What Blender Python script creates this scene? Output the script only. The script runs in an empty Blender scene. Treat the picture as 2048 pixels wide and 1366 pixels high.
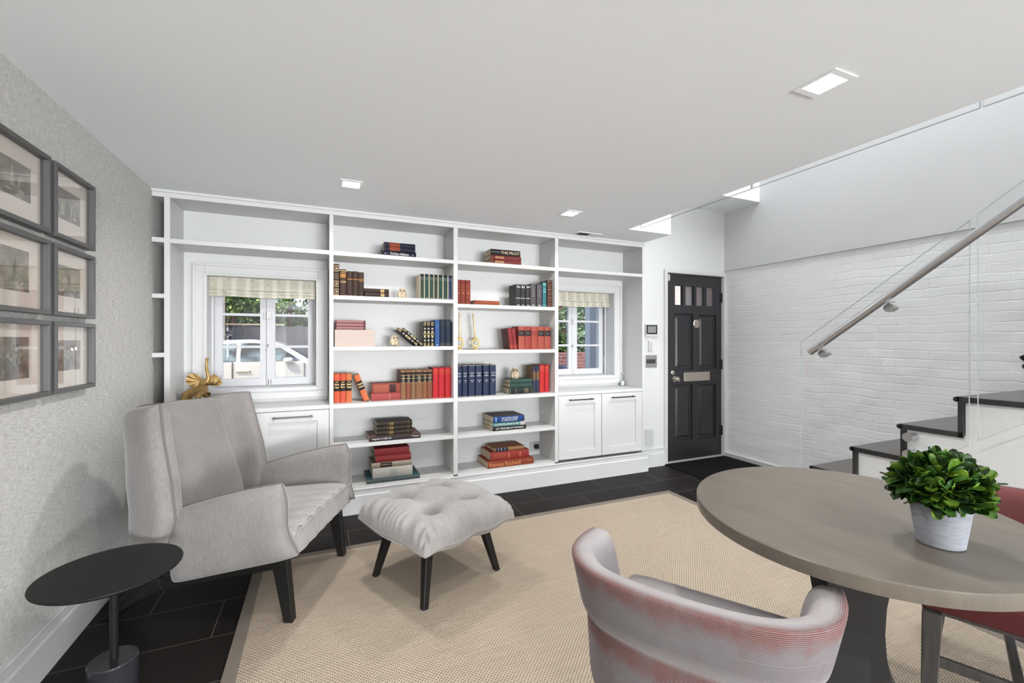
import bpy, bmesh, math, random
from mathutils import Vector, Matrix, noise
from math import sin, cos, pi, radians as R

random.seed(7)
S = bpy.context.scene
COL = S.collection

# ------------------------------------------------------------------ camera, world, light, exposure
cam = bpy.data.cameras.new('camera')
cam.sensor_width = 36.0
cam.lens = 880.0 / 2048.0 * 36.0
cam.shift_y = -0.0005
cam.clip_start = 0.02
cam_o = bpy.data.objects.new('camera', cam)
COL.objects.link(cam_o)
cam_o.location = (0, 0, 1.30)
cam_o.rotation_euler = (R(90), 0, R(-23.41))
S.camera = cam_o

S.view_settings.view_transform = 'Standard'
S.view_settings.look = 'None'
S.view_settings.gamma = 1
S.view_settings.use_curve_mapping = False
S.view_settings.exposure = 0.66

w = bpy.data.worlds.new('world')
S.world = w
w.use_nodes = True
nt = w.node_tree
nt.nodes.clear()
sky = nt.nodes.new('ShaderNodeTexSky')
sky.sky_type = 'NISHITA'
sky.sun_disc = False
sky.sun_elevation = R(48)
sky.sun_rotation = R(200)
sky.air_density = 1.0
bg = nt.nodes.new('ShaderNodeBackground')
bg.inputs['Strength'].default_value = 0.27
wo = nt.nodes.new('ShaderNodeOutputWorld')
nt.links.new(sky.outputs[0], bg.inputs[0])
nt.links.new(bg.outputs[0], wo.inputs[0])

def add_light(name, kind, loc, rot, energy, size=None, size_y=None, color=(1, 1, 1), spread=None):
    l = bpy.data.lights.new(name, kind)
    l.energy = energy
    l.color = color
    if kind == 'AREA':
        l.shape = 'RECTANGLE'
        l.size = size
        l.size_y = size_y or size
        if spread: l.spread = spread
    if kind == 'SUN': l.angle = R(1.0)
    o = bpy.data.objects.new(name, l)
    COL.objects.link(o)
    o.location = loc
    o.rotation_euler = rot
    return o

add_light('sun', 'SUN', (0, 0, 10), (R(39), 0, R(-52)), 3.0, color=(1, .96, .9))
# added fill lamp inside the rear wall, tilted up to brighten the ceiling
add_light('rear_ceiling_fill', 'AREA', (2.1, -7.35, 1.0), (R(130), 0, R(7)), 760, 3.7, 1.9, (.95, .98, 1.0))
add_light('stairwell_fill', 'AREA', (3.35, .9, 4.8), (0, 0, 0), 62, 1.4, 3.6, (.97, .985, 1))  # added fill lamp under the closed upper ceiling, to light the stairwell

# ------------------------------------------------------------------ materials
def srgb(r, g, b):
    f = lambda c: ((c / 255.0 + .055) / 1.055) ** 2.4 if c > 10 else c / 255.0 / 12.92
    return (f(r), f(g), f(b), 1)

MATS = {}
def mat(name, col, rough=.5, metal=0, spec=.5, emit=None, sheen=0, coat=0):
    if name in MATS: return MATS[name]
    m = bpy.data.materials.new(name)
    m.use_nodes = True
    b = m.node_tree.nodes['Principled BSDF']
    b.inputs['Base Color'].default_value = col
    b.inputs['Roughness'].default_value = rough
    b.inputs['Metallic'].default_value = metal
    b.inputs['Specular IOR Level'].default_value = spec
    if sheen:
        b.inputs['Sheen Weight'].default_value = sheen
        b.inputs['Sheen Roughness'].default_value = .4
    if coat: b.inputs['Coat Weight'].default_value = coat
    if emit:
        b.inputs['Emission Color'].default_value = emit[0]
        b.inputs['Emission Strength'].default_value = emit[1]
    MATS[name] = m
    return m

class NT:
    """small helper around a material's node tree"""
    def __init__(s, m):
        s.t = m.node_tree; s.b = s.t.nodes['Principled BSDF']
    def n(s, kind, **kw):
        nd = s.t.nodes.new(kind)
        for k, v in kw.items():
            if k[0] == '_': setattr(nd, k[1:], v)
            else: nd.inputs[k.replace('__', ' ')].default_value = v
        return nd
    def l(s, a, b): s.t.links.new(a, b)
    def coords(s, kind='Object', scale=(1, 1, 1), rot=(0, 0, 0)):
        tc = s.n('ShaderNodeTexCoord'); mp = s.n('ShaderNodeMapping')
        mp.inputs['Scale'].default_value = scale; mp.inputs['Rotation'].default_value = rot
        s.l(tc.outputs[kind], mp.inputs[0]); return mp.outputs[0]
    def noise(s, vec, scale=5, detail=3, rough=.5):
        nd = s.n('ShaderNodeTexNoise', Scale=scale, Detail=detail, Roughness=rough); s.l(vec, nd.inputs['Vector']); return nd.outputs['Fac']
    def ramp(s, fac, stops):
        nd = s.n('ShaderNodeValToRGB'); e = nd.color_ramp.elements
        while len(e) < len(stops): e.new(.5)
        for i, (p, c) in enumerate(stops): e[i].position = p; e[i].color = c
        s.l(fac, nd.inputs[0]); return nd.outputs[0]
    def mix(s, fac, a, b, mode='MIX'):
        nd = s.n('ShaderNodeMix', _data_type='RGBA', _blend_type=mode)
        for v, i in ((fac, 0), (a, 6), (b, 7)):
            if isinstance(v, (tuple, float, int)): nd.inputs[i].default_value = v
            else: s.l(v, nd.inputs[i])
        return nd.outputs[2]
    def math(s, op, a, b=0.0, c=0.0):
        nd = s.n('ShaderNodeMath', _operation=op)
        for i, v in enumerate((a, b, c)):
            if isinstance(v, (int, float)): nd.inputs[i].default_value = v
            else: s.l(v, nd.inputs[i])
        return nd.outputs[0]
    def bump(s, h, strength=.3, dist=.005):
        nd = s.n('ShaderNodeBump', Strength=strength, Distance=dist); s.l(h, nd.inputs['Height']); s.l(nd.outputs[0], s.b.inputs['Normal'])
    def color(s, c): s.l(c, s.b.inputs['Base Color'])

WHITE = mat('white_paint', (.61, .61, .61, 1), .42, spec=.35)
WALLW = mat('white_wall_paint', (.66, .66, .66, 1), .6, spec=.25)
CEIL = mat('ceiling_paint', (.92, .945, .97, 1), .8, spec=.15)
BRICK = mat('painted_brick', (.90, .90, .90, 1), .45, spec=.35)
k = NT(BRICK)
sx = k.n('ShaderNodeSeparateXYZ'); k.l(k.coords(), sx.inputs[0])
w1 = k.noise(k.coords(), 3.0, 2); w2 = k.noise(k.coords(), 14, 3); w3 = k.noise(k.coords(scale=(1, 1, 1)), 1.7, 2)
yy = k.math('ADD', sx.outputs[1], k.math('MULTIPLY_ADD', w2, .030, k.math('MULTIPLY', w1, .05)))
zz = k.math('ADD', sx.outputs[2], k.math('MULTIPLY_ADD', w2, .020, k.math('MULTIPLY', w1, .05)))
cb_ = k.n('ShaderNodeCombineXYZ'); k.l(yy, cb_.inputs[0]); k.l(zz, cb_.inputs[1])
br = k.n('ShaderNodeTexBrick', _offset=.5, _squash=.62, _squash_frequency=5); br.inputs['Scale'].default_value = 1
br.inputs['Brick Width'].default_value = .215; br.inputs['Row Height'].default_value = .0665
br.inputs['Mortar Size'].default_value = .0065; br.inputs['Mortar Smooth'].default_value = .9
br.inputs['Color1'].default_value = (.70, .70, .70, 1); br.inputs['Color2'].default_value = (1, 1, 1, 1); br.inputs['Mortar'].default_value = (0, 0, 0, 1); k.l(cb_.outputs[0], br.inputs[0])
fade = k.math('MULTIPLY_ADD', k.math('MULTIPLY', w3, k.noise(k.coords(), 7, 3)), 3.4, -.20)
rgh = k.noise(k.coords(scale=(1, 1, 1.4)), 26, 5, .6); mid = k.noise(k.coords(scale=(1, 1, 2)), 8, 3)
hh = k.math('ADD', k.math('MULTIPLY', br.outputs[0], fade), k.math('ADD', k.math('MULTIPLY', rgh, .42), k.math('MULTIPLY', mid, .8)))
k.bump(hh, .42, .0055)
BLACKM = mat('black_metal', (.010, .010, .010, 1), .5, spec=.2)
BLACKW = mat('black_stained_wood', (.008, .0075, .007, 1), .42, spec=.35)
STEEL = mat('brushed_steel', (.56, .56, .56, 1), .36, metal=1)
CHROME = mat('chrome', (.6, .6, .6, 1), .15, metal=1)
PEWTER = mat('dark_steel', (.10, .10, .10, 1), .35, metal=1)
NICKEL = mat('satin_nickel', (.62, .56, .49, 1), .3, metal=1)
GOLD = mat('gilt_lettering', (.62, .44, .18, 1), .4, metal=.4)
CREAM = mat('cream_paper', srgb(222, 208, 188), .8)
PAGES = mat('book_pages', srgb(206, 190, 165), .9)
INKW = mat('white_ink', (.8, .8, .78, 1), .6)
INKB = mat('black_ink', (.012, .012, .014, 1), .5)
SASH = mat('grey_white_sash_paint', (.60, .60, .625, 1), .45, spec=.3)
LEDM = mat('led_diffuser', (1, 1, 1, 1), .5, emit=((1, .98, .95, 1), 14))
STONE = mat('black_stone_edge', (.018, .018, .02, 1), .35)

def glass_mat(name, tint=(1, 1, 1, 1), refl=1.0):
    """thin clear sheet: see-through with a Schlick mirror reflection, the same from both sides"""
    m = bpy.data.materials.new(name); m.use_nodes = True; t = m.node_tree; t.nodes.clear()
    tr = t.nodes.new('ShaderNodeBsdfTransparent'); tr.inputs[0].default_value = tint
    gl = t.nodes.new('ShaderNodeBsdfGlossy'); gl.inputs['Roughness'].default_value = .0
    g = t.nodes.new('ShaderNodeNewGeometry'); d = t.nodes.new('ShaderNodeVectorMath'); d.operation = 'DOT_PRODUCT'
    t.links.new(g.outputs['Normal'], d.inputs[0]); t.links.new(g.outputs['Incoming'], d.inputs[1])
    def mth(op, a, b=0.0, c=0.0):
        nd = t.nodes.new('ShaderNodeMath'); nd.operation = op
        for i, v in enumerate((a, b, c)):
            if isinstance(v, (int, float)): nd.inputs[i].default_value = v
            else: t.links.new(v, nd.inputs[i])
        return nd.outputs[0]
    ab = mth('ABSOLUTE', d.outputs['Value']); pw = mth('POWER', mth('SUBTRACT', 1.0, ab), 5.0)
    fac = mth('MULTIPLY', mth('MULTIPLY_ADD', pw, .92, .04), refl)
    mx = t.nodes.new('ShaderNodeMixShader'); o = t.nodes.new('ShaderNodeOutputMaterial')
    t.links.new(fac, mx.inputs[0])
    t.links.new(tr.outputs[0], mx.inputs[1]); t.links.new(gl.outputs[0], mx.inputs[2]); t.links.new(mx.outputs[0], o.inputs[0])
    return m
GLASS = glass_mat('clear_glass')
GUARD = glass_mat('guard_glass', (.985, .99, .99, 1), .9)
PICGL = glass_mat('picture_glass', (1, 1, 1, 1), 1.6)
GEDGE = mat('polished_glass_edge', (.42, .46, .46, 1), .08, spec=1.0)

# linen wallpaper
WP = mat('grey_linen_wallpaper', srgb(170, 168, 162), .85, spec=.15)
k = NT(WP)
v1 = k.coords(scale=(1, 9, 160)); v2 = k.coords(scale=(1, 190, 7)); v3 = k.coords(scale=(1, 1, 1))
a = k.noise(v1, 3, 4, .6); b_ = k.noise(v2, 3, 4, .6); c_ = k.noise(v3, 2.2, 2)
h = k.math('ADD', k.math('MULTIPLY', a, .55), k.math('MULTIPLY', b_, .45))
k.color(k.mix(k.math('MULTIPLY', c_, .25), k.ramp(h, [(.36, srgb(138, 137, 134)), (.50, srgb(192, 191, 188)), (.64, srgb(222, 221, 218))]), srgb(200, 198, 192)))
k.bump(h, .35, .002)

# tile floor
TILE = mat('dark_slate_tile', srgb(50, 46, 45), .55, spec=.14)
k = NT(TILE)
vec = k.coords()
mp = k.n('ShaderNodeMapping'); mp.inputs['Location'].default_value = (.14, .145, 0); k.l(vec, mp.inputs[0])
br = k.n('ShaderNodeTexBrick', _offset=.5); br.inputs['Scale'].default_value = 1
br.inputs['Brick Width'].default_value = .61; br.inputs['Row Height'].default_value = .305
br.inputs['Mortar Size'].default_value = .0018; br.inputs['Mortar Smooth'].default_value = 0
br.inputs['Color1'].default_value = srgb(40, 36, 35); br.inputs['Color2'].default_value = srgb(29, 27, 26)
br.inputs['Mortar'].default_value = srgb(112, 106, 100); k.l(mp.outputs[0], br.inputs[0])
gr = k.noise(k.coords(scale=(2, 26, 1)), 3, 5, .6)
k.color(k.mix(.45, br.outputs[0], k.mix(gr, (.25, .25, .25, 1), (1.0, .97, .95, 1)), 'MULTIPLY'))
k.bump(gr, .12, .002)

# woven rug
RUG = mat('woven_sisal', srgb(190, 170, 148), .95, spec=.1)
k = NT(RUG)
sx = k.n('ShaderNodeSeparateXYZ'); k.l(k.coords(), sx.inputs[0])
wob = k.noise(k.coords(), 40, 2)
px = k.math('ADD', k.math('MULTIPLY', sx.outputs[0], 2 * pi / .0165), k.math('MULTIPLY', wob, 1.2))
py = k.math('MULTIPLY', sx.outputs[1], 2 * pi / .0165)
f = k.math('MULTIPLY', k.math('SINE', px), k.math('SINE', py))
big = k.noise(k.coords(scale=(1, 14, 1)), 5, 3)
basec = k.mix(big, srgb(166, 152, 135), srgb(192, 178, 160))
dots = k.ramp(f, [(.40, (0, 0, 0, 1)), (.82, (1, 1, 1, 1))])
k.color(k.mix(dots, basec, srgb(84, 72, 62)))
k.bump(k.math('MULTIPLY', f, -1), .5, .003)
RUGB = mat('taupe_rug_binding', srgb(124, 115, 106), .8, spec=.15)

# black coir mat
MATM = mat('black_coir', (.006, .006, .006, 1), .95, spec=.1)
k = NT(MATM); n_ = k.noise(k.coords(), 260, 2); k.color(k.ramp(n_, [(.45, (.004, .004, .004, 1)), (.75, (.03, .028, .027, 1))])); k.bump(n_, .8, .006)

def velvet(name, c0, c1, streak=(60, 60, 5)):
    m = mat(name, c0, .85, spec=.12, sheen=.35); k = NT(m)
    a = k.noise(k.coords(scale=streak), 2, 5, .65); b = k.noise(k.coords(), 3.2, 3)
    k.color(k.mix(k.math('MULTIPLY', k.math('ADD', a, b), .5), c0, c1)); k.bump(a, .18, .002)
    return m
VELV = velvet('grey_chenille', srgb(68, 65, 65), srgb(170, 165, 163), (110, 110, 9))
VELO = velvet('pale_grey_velvet', srgb(110, 106, 105), srgb(194, 190, 188), (60, 60, 16))
PIPE = mat('grey_piping', srgb(112, 107, 105), .8, spec=.15)
PIPEL = mat('pale_piping', srgb(158, 153, 151), .8, spec=.15)

def corduroy(name, grey, rust, lo, hi, vcen, vwid, dark, pale):
    """striped velvet; uv in metres, u round the chair, v across the band. the nap shows rust most round v = vcen"""
    m = mat(name, grey, .85, spec=.1, sheen=.1); k = NT(m)
    tc = k.n('ShaderNodeTexCoord'); sx = k.n('ShaderNodeSeparateXYZ'); k.l(tc.outputs['UV'], sx.inputs[0])
    st = k.math('SINE', k.math('MULTIPLY', sx.outputs[1], 2 * pi / .0046))
    st01 = k.math('MULTIPLY_ADD', st, .5, .5)
    mp = k.n('ShaderNodeMapping'); mp.inputs['Scale'].default_value = (9, 5, 1); k.l(tc.outputs['UV'], mp.inputs[0])
    nz = k.noise(mp.outputs[0], 2.0, 5, .65)
    dv = k.math('DIVIDE', k.math('SUBTRACT', sx.outputs[1], vcen), vwid)
    near = k.math('POWER', 2.718, k.math('MULTIPLY', k.math('MULTIPLY', dv, dv), -1.0))
    f = k.math('ADD', k.math('MULTIPLY', near, .42), nz)
    patch = k.ramp(f, [(lo, (0, 0, 0, 1)), (hi, (1, 1, 1, 1))])
    cloud = k.noise(k.coords(), 9, 4, .6)
    body = k.mix(cloud, grey, dark)
    # upper side of the band: pale, almost no stripe
    up = k.ramp(sx.outputs[1], [(.086, (0, 0, 0, 1)), (.108, (1, 1, 1, 1)), (.34, (1, 1, 1, 1)), (.40, (0, 0, 0, 1))])
    gry = k.mix(k.math('MULTIPLY_ADD', st01, .5, .3), dark, body)
    gry = k.mix(k.math('MULTIPLY', st01, .10), gry, (.42, .40, .40, 1))
    red = k.mix(st01, rust, body)
    c = k.mix(patch, gry, red)
    palec = k.mix(cloud, pale, grey)
    k.color(k.mix(up, c, palec)); k.bump(k.math('MULTIPLY', st, k.math('SUBTRACT', 1.0, k.math('MULTIPLY', up, .8))), .22, .0015)
    return m
CORD = corduroy('striped_grey_velvet', srgb(136, 131, 133), srgb(106, 44, 28), .56, .90, .070, .038, srgb(98, 92, 95), srgb(168, 163, 164))
CORDR = corduroy('striped_rust_velvet_shaded', srgb(96, 60, 60), srgb(76, 22, 20), .30, .5, .1, .2, srgb(58, 32, 34), srgb(100, 56, 54))  # same fabric as the front chair; view sheen and shade put into the colour

WOODT = mat('washed_grey_oak', srgb(150, 138, 124), .38, spec=.4, coat=.15)
k = NT(WOODT)
g1 = k.noise(k.coords(scale=(34, 2.6, 2), rot=(0, 0, R(-62))), 3, 6, .7)
g2 = k.noise(k.coords(scale=(4, 1, 1), rot=(0, 0, R(-24))), 4, 3)
k.color(k.mix(k.math('MULTIPLY', k.math('ADD', g1, g2), .5), srgb(68, 63, 57), srgb(120, 112, 101))); k.bump(g1, .08, .001)
WOODD = mat('grey_stained_chair_wood', srgb(62, 58, 56), .5)
k = NT(WOODD); g1 = k.noise(k.coords(scale=(30, 30, 3)), 3, 4); k.color(k.mix(g1, srgb(36, 34, 34), srgb(84, 79, 76)))
PED = mat('charcoal_pedestal', srgb(44, 43, 43), .5, spec=.35)

STAIR = mat('dark_stone_tread', srgb(70, 66, 64), .3, spec=.5)
k = NT(STAIR); g1 = k.noise(k.coords(scale=(1.5, 14, 6)), 3, 5, .6); k.color(k.mix(g1, srgb(44, 42, 42), srgb(104, 98, 94)))
MARB = mat('dark_marble', (.02, .02, .024, 1), .18)
k = NT(MARB)
nm = k.noise(k.coords(), 5, 6, .7); wv = k.n('ShaderNodeTexWave', Scale=1.4, Distortion=9.0, Detail=3.0); k.l(k.coords(), wv.inputs[0])
k.color(k.mix(k.ramp(wv.outputs[1], [(.955, (0, 0, 0, 1)), (1, (1, 1, 1, 1))]), k.mix(nm, (.008, .008, .01, 1), (.045, .046, .055, 1)), (.4, .4, .42, 1)))
CONC = mat('grey_concrete', srgb(160, 162, 168), .85, spec=.2)
k = NT(CONC); g1 = k.noise(k.coords(scale=(4, 4, 22)), 6, 6, .7); k.color(k.mix(g1, srgb(104, 107, 114), srgb(162, 164, 170))); k.bump(g1, .3, .002)
BRASS = mat('antique_brass', srgb(158, 122, 66), .42, metal=.55)
k = NT(BRASS); g1 = k.noise(k.coords(), 22, 4); k.color(k.mix(g1, srgb(112, 82, 38), srgb(206, 172, 112)))
OWL = mat('speckled_soapstone', srgb(190, 174, 148), .6)
k = NT(OWL); g1 = k.noise(k.coords(), 60, 4, .7); k.color(k.ramp(g1, [(.35, srgb(120, 104, 84)), (.5, srgb(184, 168, 140)), (.7, srgb(222, 210, 186))])); k.bump(g1, .6, .004)

BLIND = mat('ikat_blind_fabric', srgb(190, 188, 172), .9, spec=.1)
k = NT(BLIND)
sx = k.n('ShaderNodeSeparateXYZ'); k.l(k.coords(), sx.inputs[0])
n1 = k.noise(k.coords(scale=(14, 1, 110)), 2, 4, .7)
bx_ = k.math('MULTIPLY_ADD', k.math('SINE', k.math('MULTIPLY', sx.outputs[0], 2 * pi / .091)), .5, .5)
bands = k.ramp(bx_, [(.12, (0, 0, 0, 1)), (.42, (1, 1, 1, 1))])
k.color(k.mix(bands, srgb(206, 202, 190), k.ramp(n1, [(.34, srgb(134, 132, 118)), (.46, srgb(184, 180, 165)), (.62, srgb(200, 197, 182))])))

def leafmat(name, a, b, c):
    m = mat(name, b, .5, spec=.35); k = NT(m)
    g = k.n('ShaderNodeNewGeometry'); k.color(k.ramp(g.outputs['Random Per Island'], [(.0, a), (.5, b), (.92, c)]))
    k.b.inputs['Subsurface Weight'].default_value = 0
    return m
LEAF = leafmat('boxwood_leaves', srgb(18, 40, 12), srgb(40, 78, 22), srgb(96, 128, 36))
TREE1 = leafmat('tree_leaves', srgb(40, 66, 26), srgb(92, 128, 50), srgb(190, 206, 110))
TREE2 = leafmat('shrub_leaves', srgb(50, 76, 50), srgb(108, 138, 96), srgb(170, 190, 150))
BARK = mat('bark', srgb(92, 66, 52), .9)
ASPH = mat('asphalt', srgb(120, 118, 116), .9)
FENCE = mat('grey_fence_boards', srgb(96, 92, 92), .85)
k = NT(FENCE); g1 = k.noise(k.coords(scale=(14, 1, 1)), 2, 4); k.color(k.mix(g1, srgb(62, 58, 62), srgb(122, 118, 118)))
def brickmat(name, c1, c2, mo):
    m = mat(name, c1, .85); k = NT(m)
    br = k.n('ShaderNodeTexBrick'); br.inputs['Scale'].default_value = 1
    br.inputs['Brick Width'].default_value = .21; br.inputs['Row Height'].default_value = .07; br.inputs['Mortar Size'].default_value = .006
    br.inputs['Color1'].default_value = c1; br.inputs['Color2'].default_value = c2; br.inputs['Mortar'].default_value = mo
    k.l(k.coords(rot=(R(90), 0, 0)), br.inputs[0]); k.color(br.outputs[0]); return m
REDB = brickmat('red_brick', srgb(150, 96, 88), srgb(122, 70, 66), srgb(170, 150, 140))
MAROON = brickmat('maroon_brick', srgb(104, 56, 58), srgb(84, 42, 46), srgb(120, 90, 90))
PINK = brickmat('pale_pink_brick', srgb(226, 204, 192), srgb(214, 188, 176), srgb(205, 190, 180))
CARP = mat('white_car_paint', srgb(196, 190, 180), .25, spec=.5, coat=.6)
CARG = mat('car_window_glass', (.015, .028, .032, 1), .08, spec=.35)
k = NT(CARG); k.color(k.ramp(k.noise(k.coords(scale=(1.2, 1, 2)), 1.6, 3), [(.42, (.006, .010, .011, 1)), (.5, (.04, .07, .075, 1)), (.62, (.16, .22, .23, 1))]))
RUBBER = mat('rubber', (.015, .015, .015, 1), .8)

# ------------------------------------------------------------------ mesh helpers
class MB:
    def __init__(s): s.v = []; s.f = []; s.m = []; s.uv = {}
    def add(s, vs, fs, mi=0, uvs=None):
        o = len(s.v); s.v += [tuple(v) for v in vs]
        for j, f in enumerate(fs):
            s.f.append([o + i for i in f]); s.m.append(mi)
            if uvs: s.uv[len(s.f) - 1] = [uvs[i] for i in f]
        return s
    def box(s, x0, x1, y0, y1, z0, z1, mi=0, M=None):
        vs = [Vector((x, y, z)) for x in (x0, x1) for y in (y0, y1) for z in (z0, z1)]
        if M: vs = [M @ v for v in vs]
        return s.add(vs, [(0, 1, 3, 2), (4, 6, 7, 5), (0, 4, 5, 1), (2, 3, 7, 6), (0, 2, 6, 4), (1, 5, 7, 3)], mi)
    def lathe(s, prof, c=(0, 0, 0), n=32, mi=0, cap=True, M=None):
        vs = []
        for r, z in prof:
            for i in range(n):
                v = Vector((r * cos(2 * pi * i / n), r * sin(2 * pi * i / n), z))
                if M: v = M @ v
                vs.append(v + Vector(c))
        fs = [(j * n + i, j * n + (i + 1) % n, (j + 1) * n + (i + 1) % n, (j + 1) * n + i) for j in range(len(prof) - 1) for i in range(n)]
        if cap: fs += [tuple(range(n - 1, -1, -1)), tuple(range((len(prof) - 1) * n, len(prof) * n))]
        return s.add(vs, fs, mi)
    def cyl(s, p0, p1, r0, r1=None, n=16, mi=0, prof=None):
        p0 = Vector(p0); p1 = Vector(p1); d = p1 - p0; L = d.length
        M = Vector((0, 0, 1)).rotation_difference(d.normalized()).to_matrix().to_4x4()
        return s.lathe(prof or [(r0, 0), (r1 if r1 is not None else r0, L)], p0, n, mi, True, M)
    def tube(s, path, r, n=8, mi=0, closed=False):
        P = [Vector(p) for p in path]; N = len(P); vs = []; up = None
        for i, p in enumerate(P):
            a = P[(i - 1) % N] if (closed or i > 0) else p; b = P[(i + 1) % N] if (closed or i < N - 1) else p
            t = (b - a).normalized() if (b - a).length > 1e-9 else Vector((0, 0, 1))
            if up is None: up = t.orthogonal().normalized()
            up = (up - t * up.dot(t)); up = up.normalized() if up.length > 1e-6 else t.orthogonal().normalized()
            q = t.cross(up); rr = r[i] if isinstance(r, (list, tuple)) else r
            for j in range(n): vs.append(p + (up * cos(2 * pi * j / n) + q * sin(2 * pi * j / n)) * rr)
        M_ = N if closed else N - 1
        fs = [(i * n + j, i * n + (j + 1) % n, ((i + 1) % N) * n + (j + 1) % n, ((i + 1) % N) * n + j) for i in range(M_) for j in range(n)]
        if not closed: fs += [tuple(range(n - 1, -1, -1)), tuple(range((N - 1) * n, N * n))]
        return s.add(vs, fs, mi)
    def prism(s, poly, ext, mi=0):
        """poly: 3D points in order; ext: extrusion vector"""
        n = len(poly); e = Vector(ext); vs = [Vector(p) for p in poly] + [Vector(p) + e for p in poly]
        return s.add(vs, [tuple(range(n - 1, -1, -1)), tuple(range(n, 2 * n))] + [(i, (i + 1) % n, n + (i + 1) % n, n + i) for i in range(n)], mi)
    def grid(s, fn, nu, nv, mi=0, flip=False, uvfn=None):
        vs = [fn(i / nu, j / nv) for i in range(nu + 1) for j in range(nv + 1)]
        W = nv + 1
        fs = [(i * W + j, (i + 1) * W + j, (i + 1) * W + j + 1, i * W + j + 1) for i in range(nu) for j in range(nv)]
        if flip: fs = [tuple(reversed(f)) for f in fs]
        uvs = [uvfn(i / nu, j / nv) for i in range(nu + 1) for j in range(nv + 1)] if uvfn else None
        return s.add(vs, fs, mi, uvs)
    def pillow(s, S_, T, nu=24, nv=24, p=6, q=.5, edge=0.0, mi=0):
        """cushion: mid-surface S_(u,v), full thickness T, pinched to edge*T at the seam"""
        e = 1e-3
        def prof(u, v):
            a = max(0, (1 - abs(2 * u - 1) ** p) * (1 - abs(2 * v - 1) ** p)) ** q
            return T * .5 * (edge + (1 - edge) * a)
        def nrm(u, v):
            u = min(max(u, e), 1 - e); v = min(max(v, e), 1 - e)
            return (S_(u + e, v) - S_(u - e, v)).cross(S_(u, v + e) - S_(u, v - e)).normalized()
        sm = lambda t: .5 - .5 * cos(pi * t) if p < 20 else t
        s.grid(lambda u, v: S_(sm(u), sm(v)) + nrm(sm(u), sm(v)) * prof(sm(u), sm(v)), nu, nv, mi)
        s.grid(lambda u, v: S_(sm(u), sm(v)) - nrm(sm(u), sm(v)) * prof(sm(u), sm(v)), nu, nv, mi, flip=True)
        if edge > 0:
            B = border(S_, nu, sm); NN = [nrm(*uv) * T * .5 * edge for uv in border_uv(nu, sm)]
            n = len(B); vs = [b + k for b, k in zip(B, NN)] + [b - k for b, k in zip(B, NN)]
            s.add(vs, [(i, n + i, n + (i + 1) % n, (i + 1) % n) for i in range(n)], mi)
        return s
    def build(s, name, mats, parent=None, smooth=False, bevel=0, sub=0, weld=False, world=False, angle=None):
        me = bpy.data.meshes.new(name)
        vs = s.v
        if world and parent is not None:
            L = Vector(parent.location)
            if parent.parent: L = L + Vector(parent.parent.location)
            vs = [tuple(Vector(v) - L) for v in vs]
        me.from_pydata(vs, [], s.f)
        mats = mats if isinstance(mats, (list, tuple)) else [mats]
        for m in mats: me.materials.append(m)
        me.polygons.foreach_set('material_index', s.m)
        if s.uv:
            ul = me.uv_layers.new(name='uv'); d = ul.data
            for p in me.polygons:
                if p.index in s.uv:
                    for li, uv in zip(p.loop_indices, s.uv[p.index]): d[li].uv = uv
        if weld or not s.uv:
            bm = bmesh.new(); bm.from_mesh(me)
            if weld: bmesh.ops.remove_doubles(bm, verts=bm.verts, dist=1e-5)
            bmesh.ops.recalc_face_normals(bm, faces=bm.faces); bm.to_mesh(me); bm.free()
        if smooth:
            me.polygons.foreach_set('use_smooth', [True] * len(me.polygons))
            if angle: 
                try: me.set_sharp_from_angle(angle=R(angle))
                except Exception: pass
        o = bpy.data.objects.new(name, me)
        COL.objects.link(o)
        if parent is not None: o.parent = parent
        if bevel:
            b = o.modifiers.new('bevel', 'BEVEL'); b.width = bevel; b.segments = 2; b.limit_method = 'ANGLE'; b.angle_limit = R(40)
        if sub:
            b = o.modifiers.new('sub', 'SUBSURF'); b.levels = sub; b.render_levels = sub
        return o

def border_uv(n, sm):
    r = [(sm(i / n), 0) for i in range(n)] + [(1, sm(i / n)) for i in range(n)] + [(sm(1 - i / n), 1) for i in range(n)] + [(0, sm(1 - i / n)) for i in range(n)]
    return r
def border(S_, n, sm=lambda t: t): return [S_(*uv) for uv in border_uv(n, sm)]
def bil(a, b, c, d):
    """a(u0v0) b(u1v0) c(u1v1) d(u0v1)"""
    a, b, c, d = map(Vector, (a, b, c, d))
    return lambda u, v: a * (1 - u) * (1 - v) + b * u * (1 - v) + c * u * v + d * (1 - u) * v
def interp(pts, t):
    """piecewise smooth interpolation over [(t, value...)]"""
    if t <= pts[0][0]: return pts[0][1:]
    for p, q in zip(pts, pts[1:]):
        if t <= q[0]:
            k = (t - p[0]) / (q[0] - p[0])
            return tuple(a + (b - a) * k for a, b in zip(p[1:], q[1:]))
    return pts[-1][1:]
def catmull(P, n=8, closed=False):
    P = [Vector(p) for p in P]; N = len(P); out = []
    rng = range(N if closed else N - 1)
    for i in rng:
        g = (lambda j: P[j % N]) if closed else (lambda j: P[max(0, min(N - 1, j))])
        p0, p1, p2, p3 = g(i - 1), g(i), g(i + 1), g(i + 2)
        for s_ in range(n):
            t = s_ / n
            out.append(.5 * ((2 * p1) + (p2 - p0) * t + (2 * p0 - 5 * p1 + 4 * p2 - p3) * t * t + (3 * p1 - p0 - 3 * p2 + p3) * t ** 3))
    if not closed: out.append(P[-1])
    return out

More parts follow.
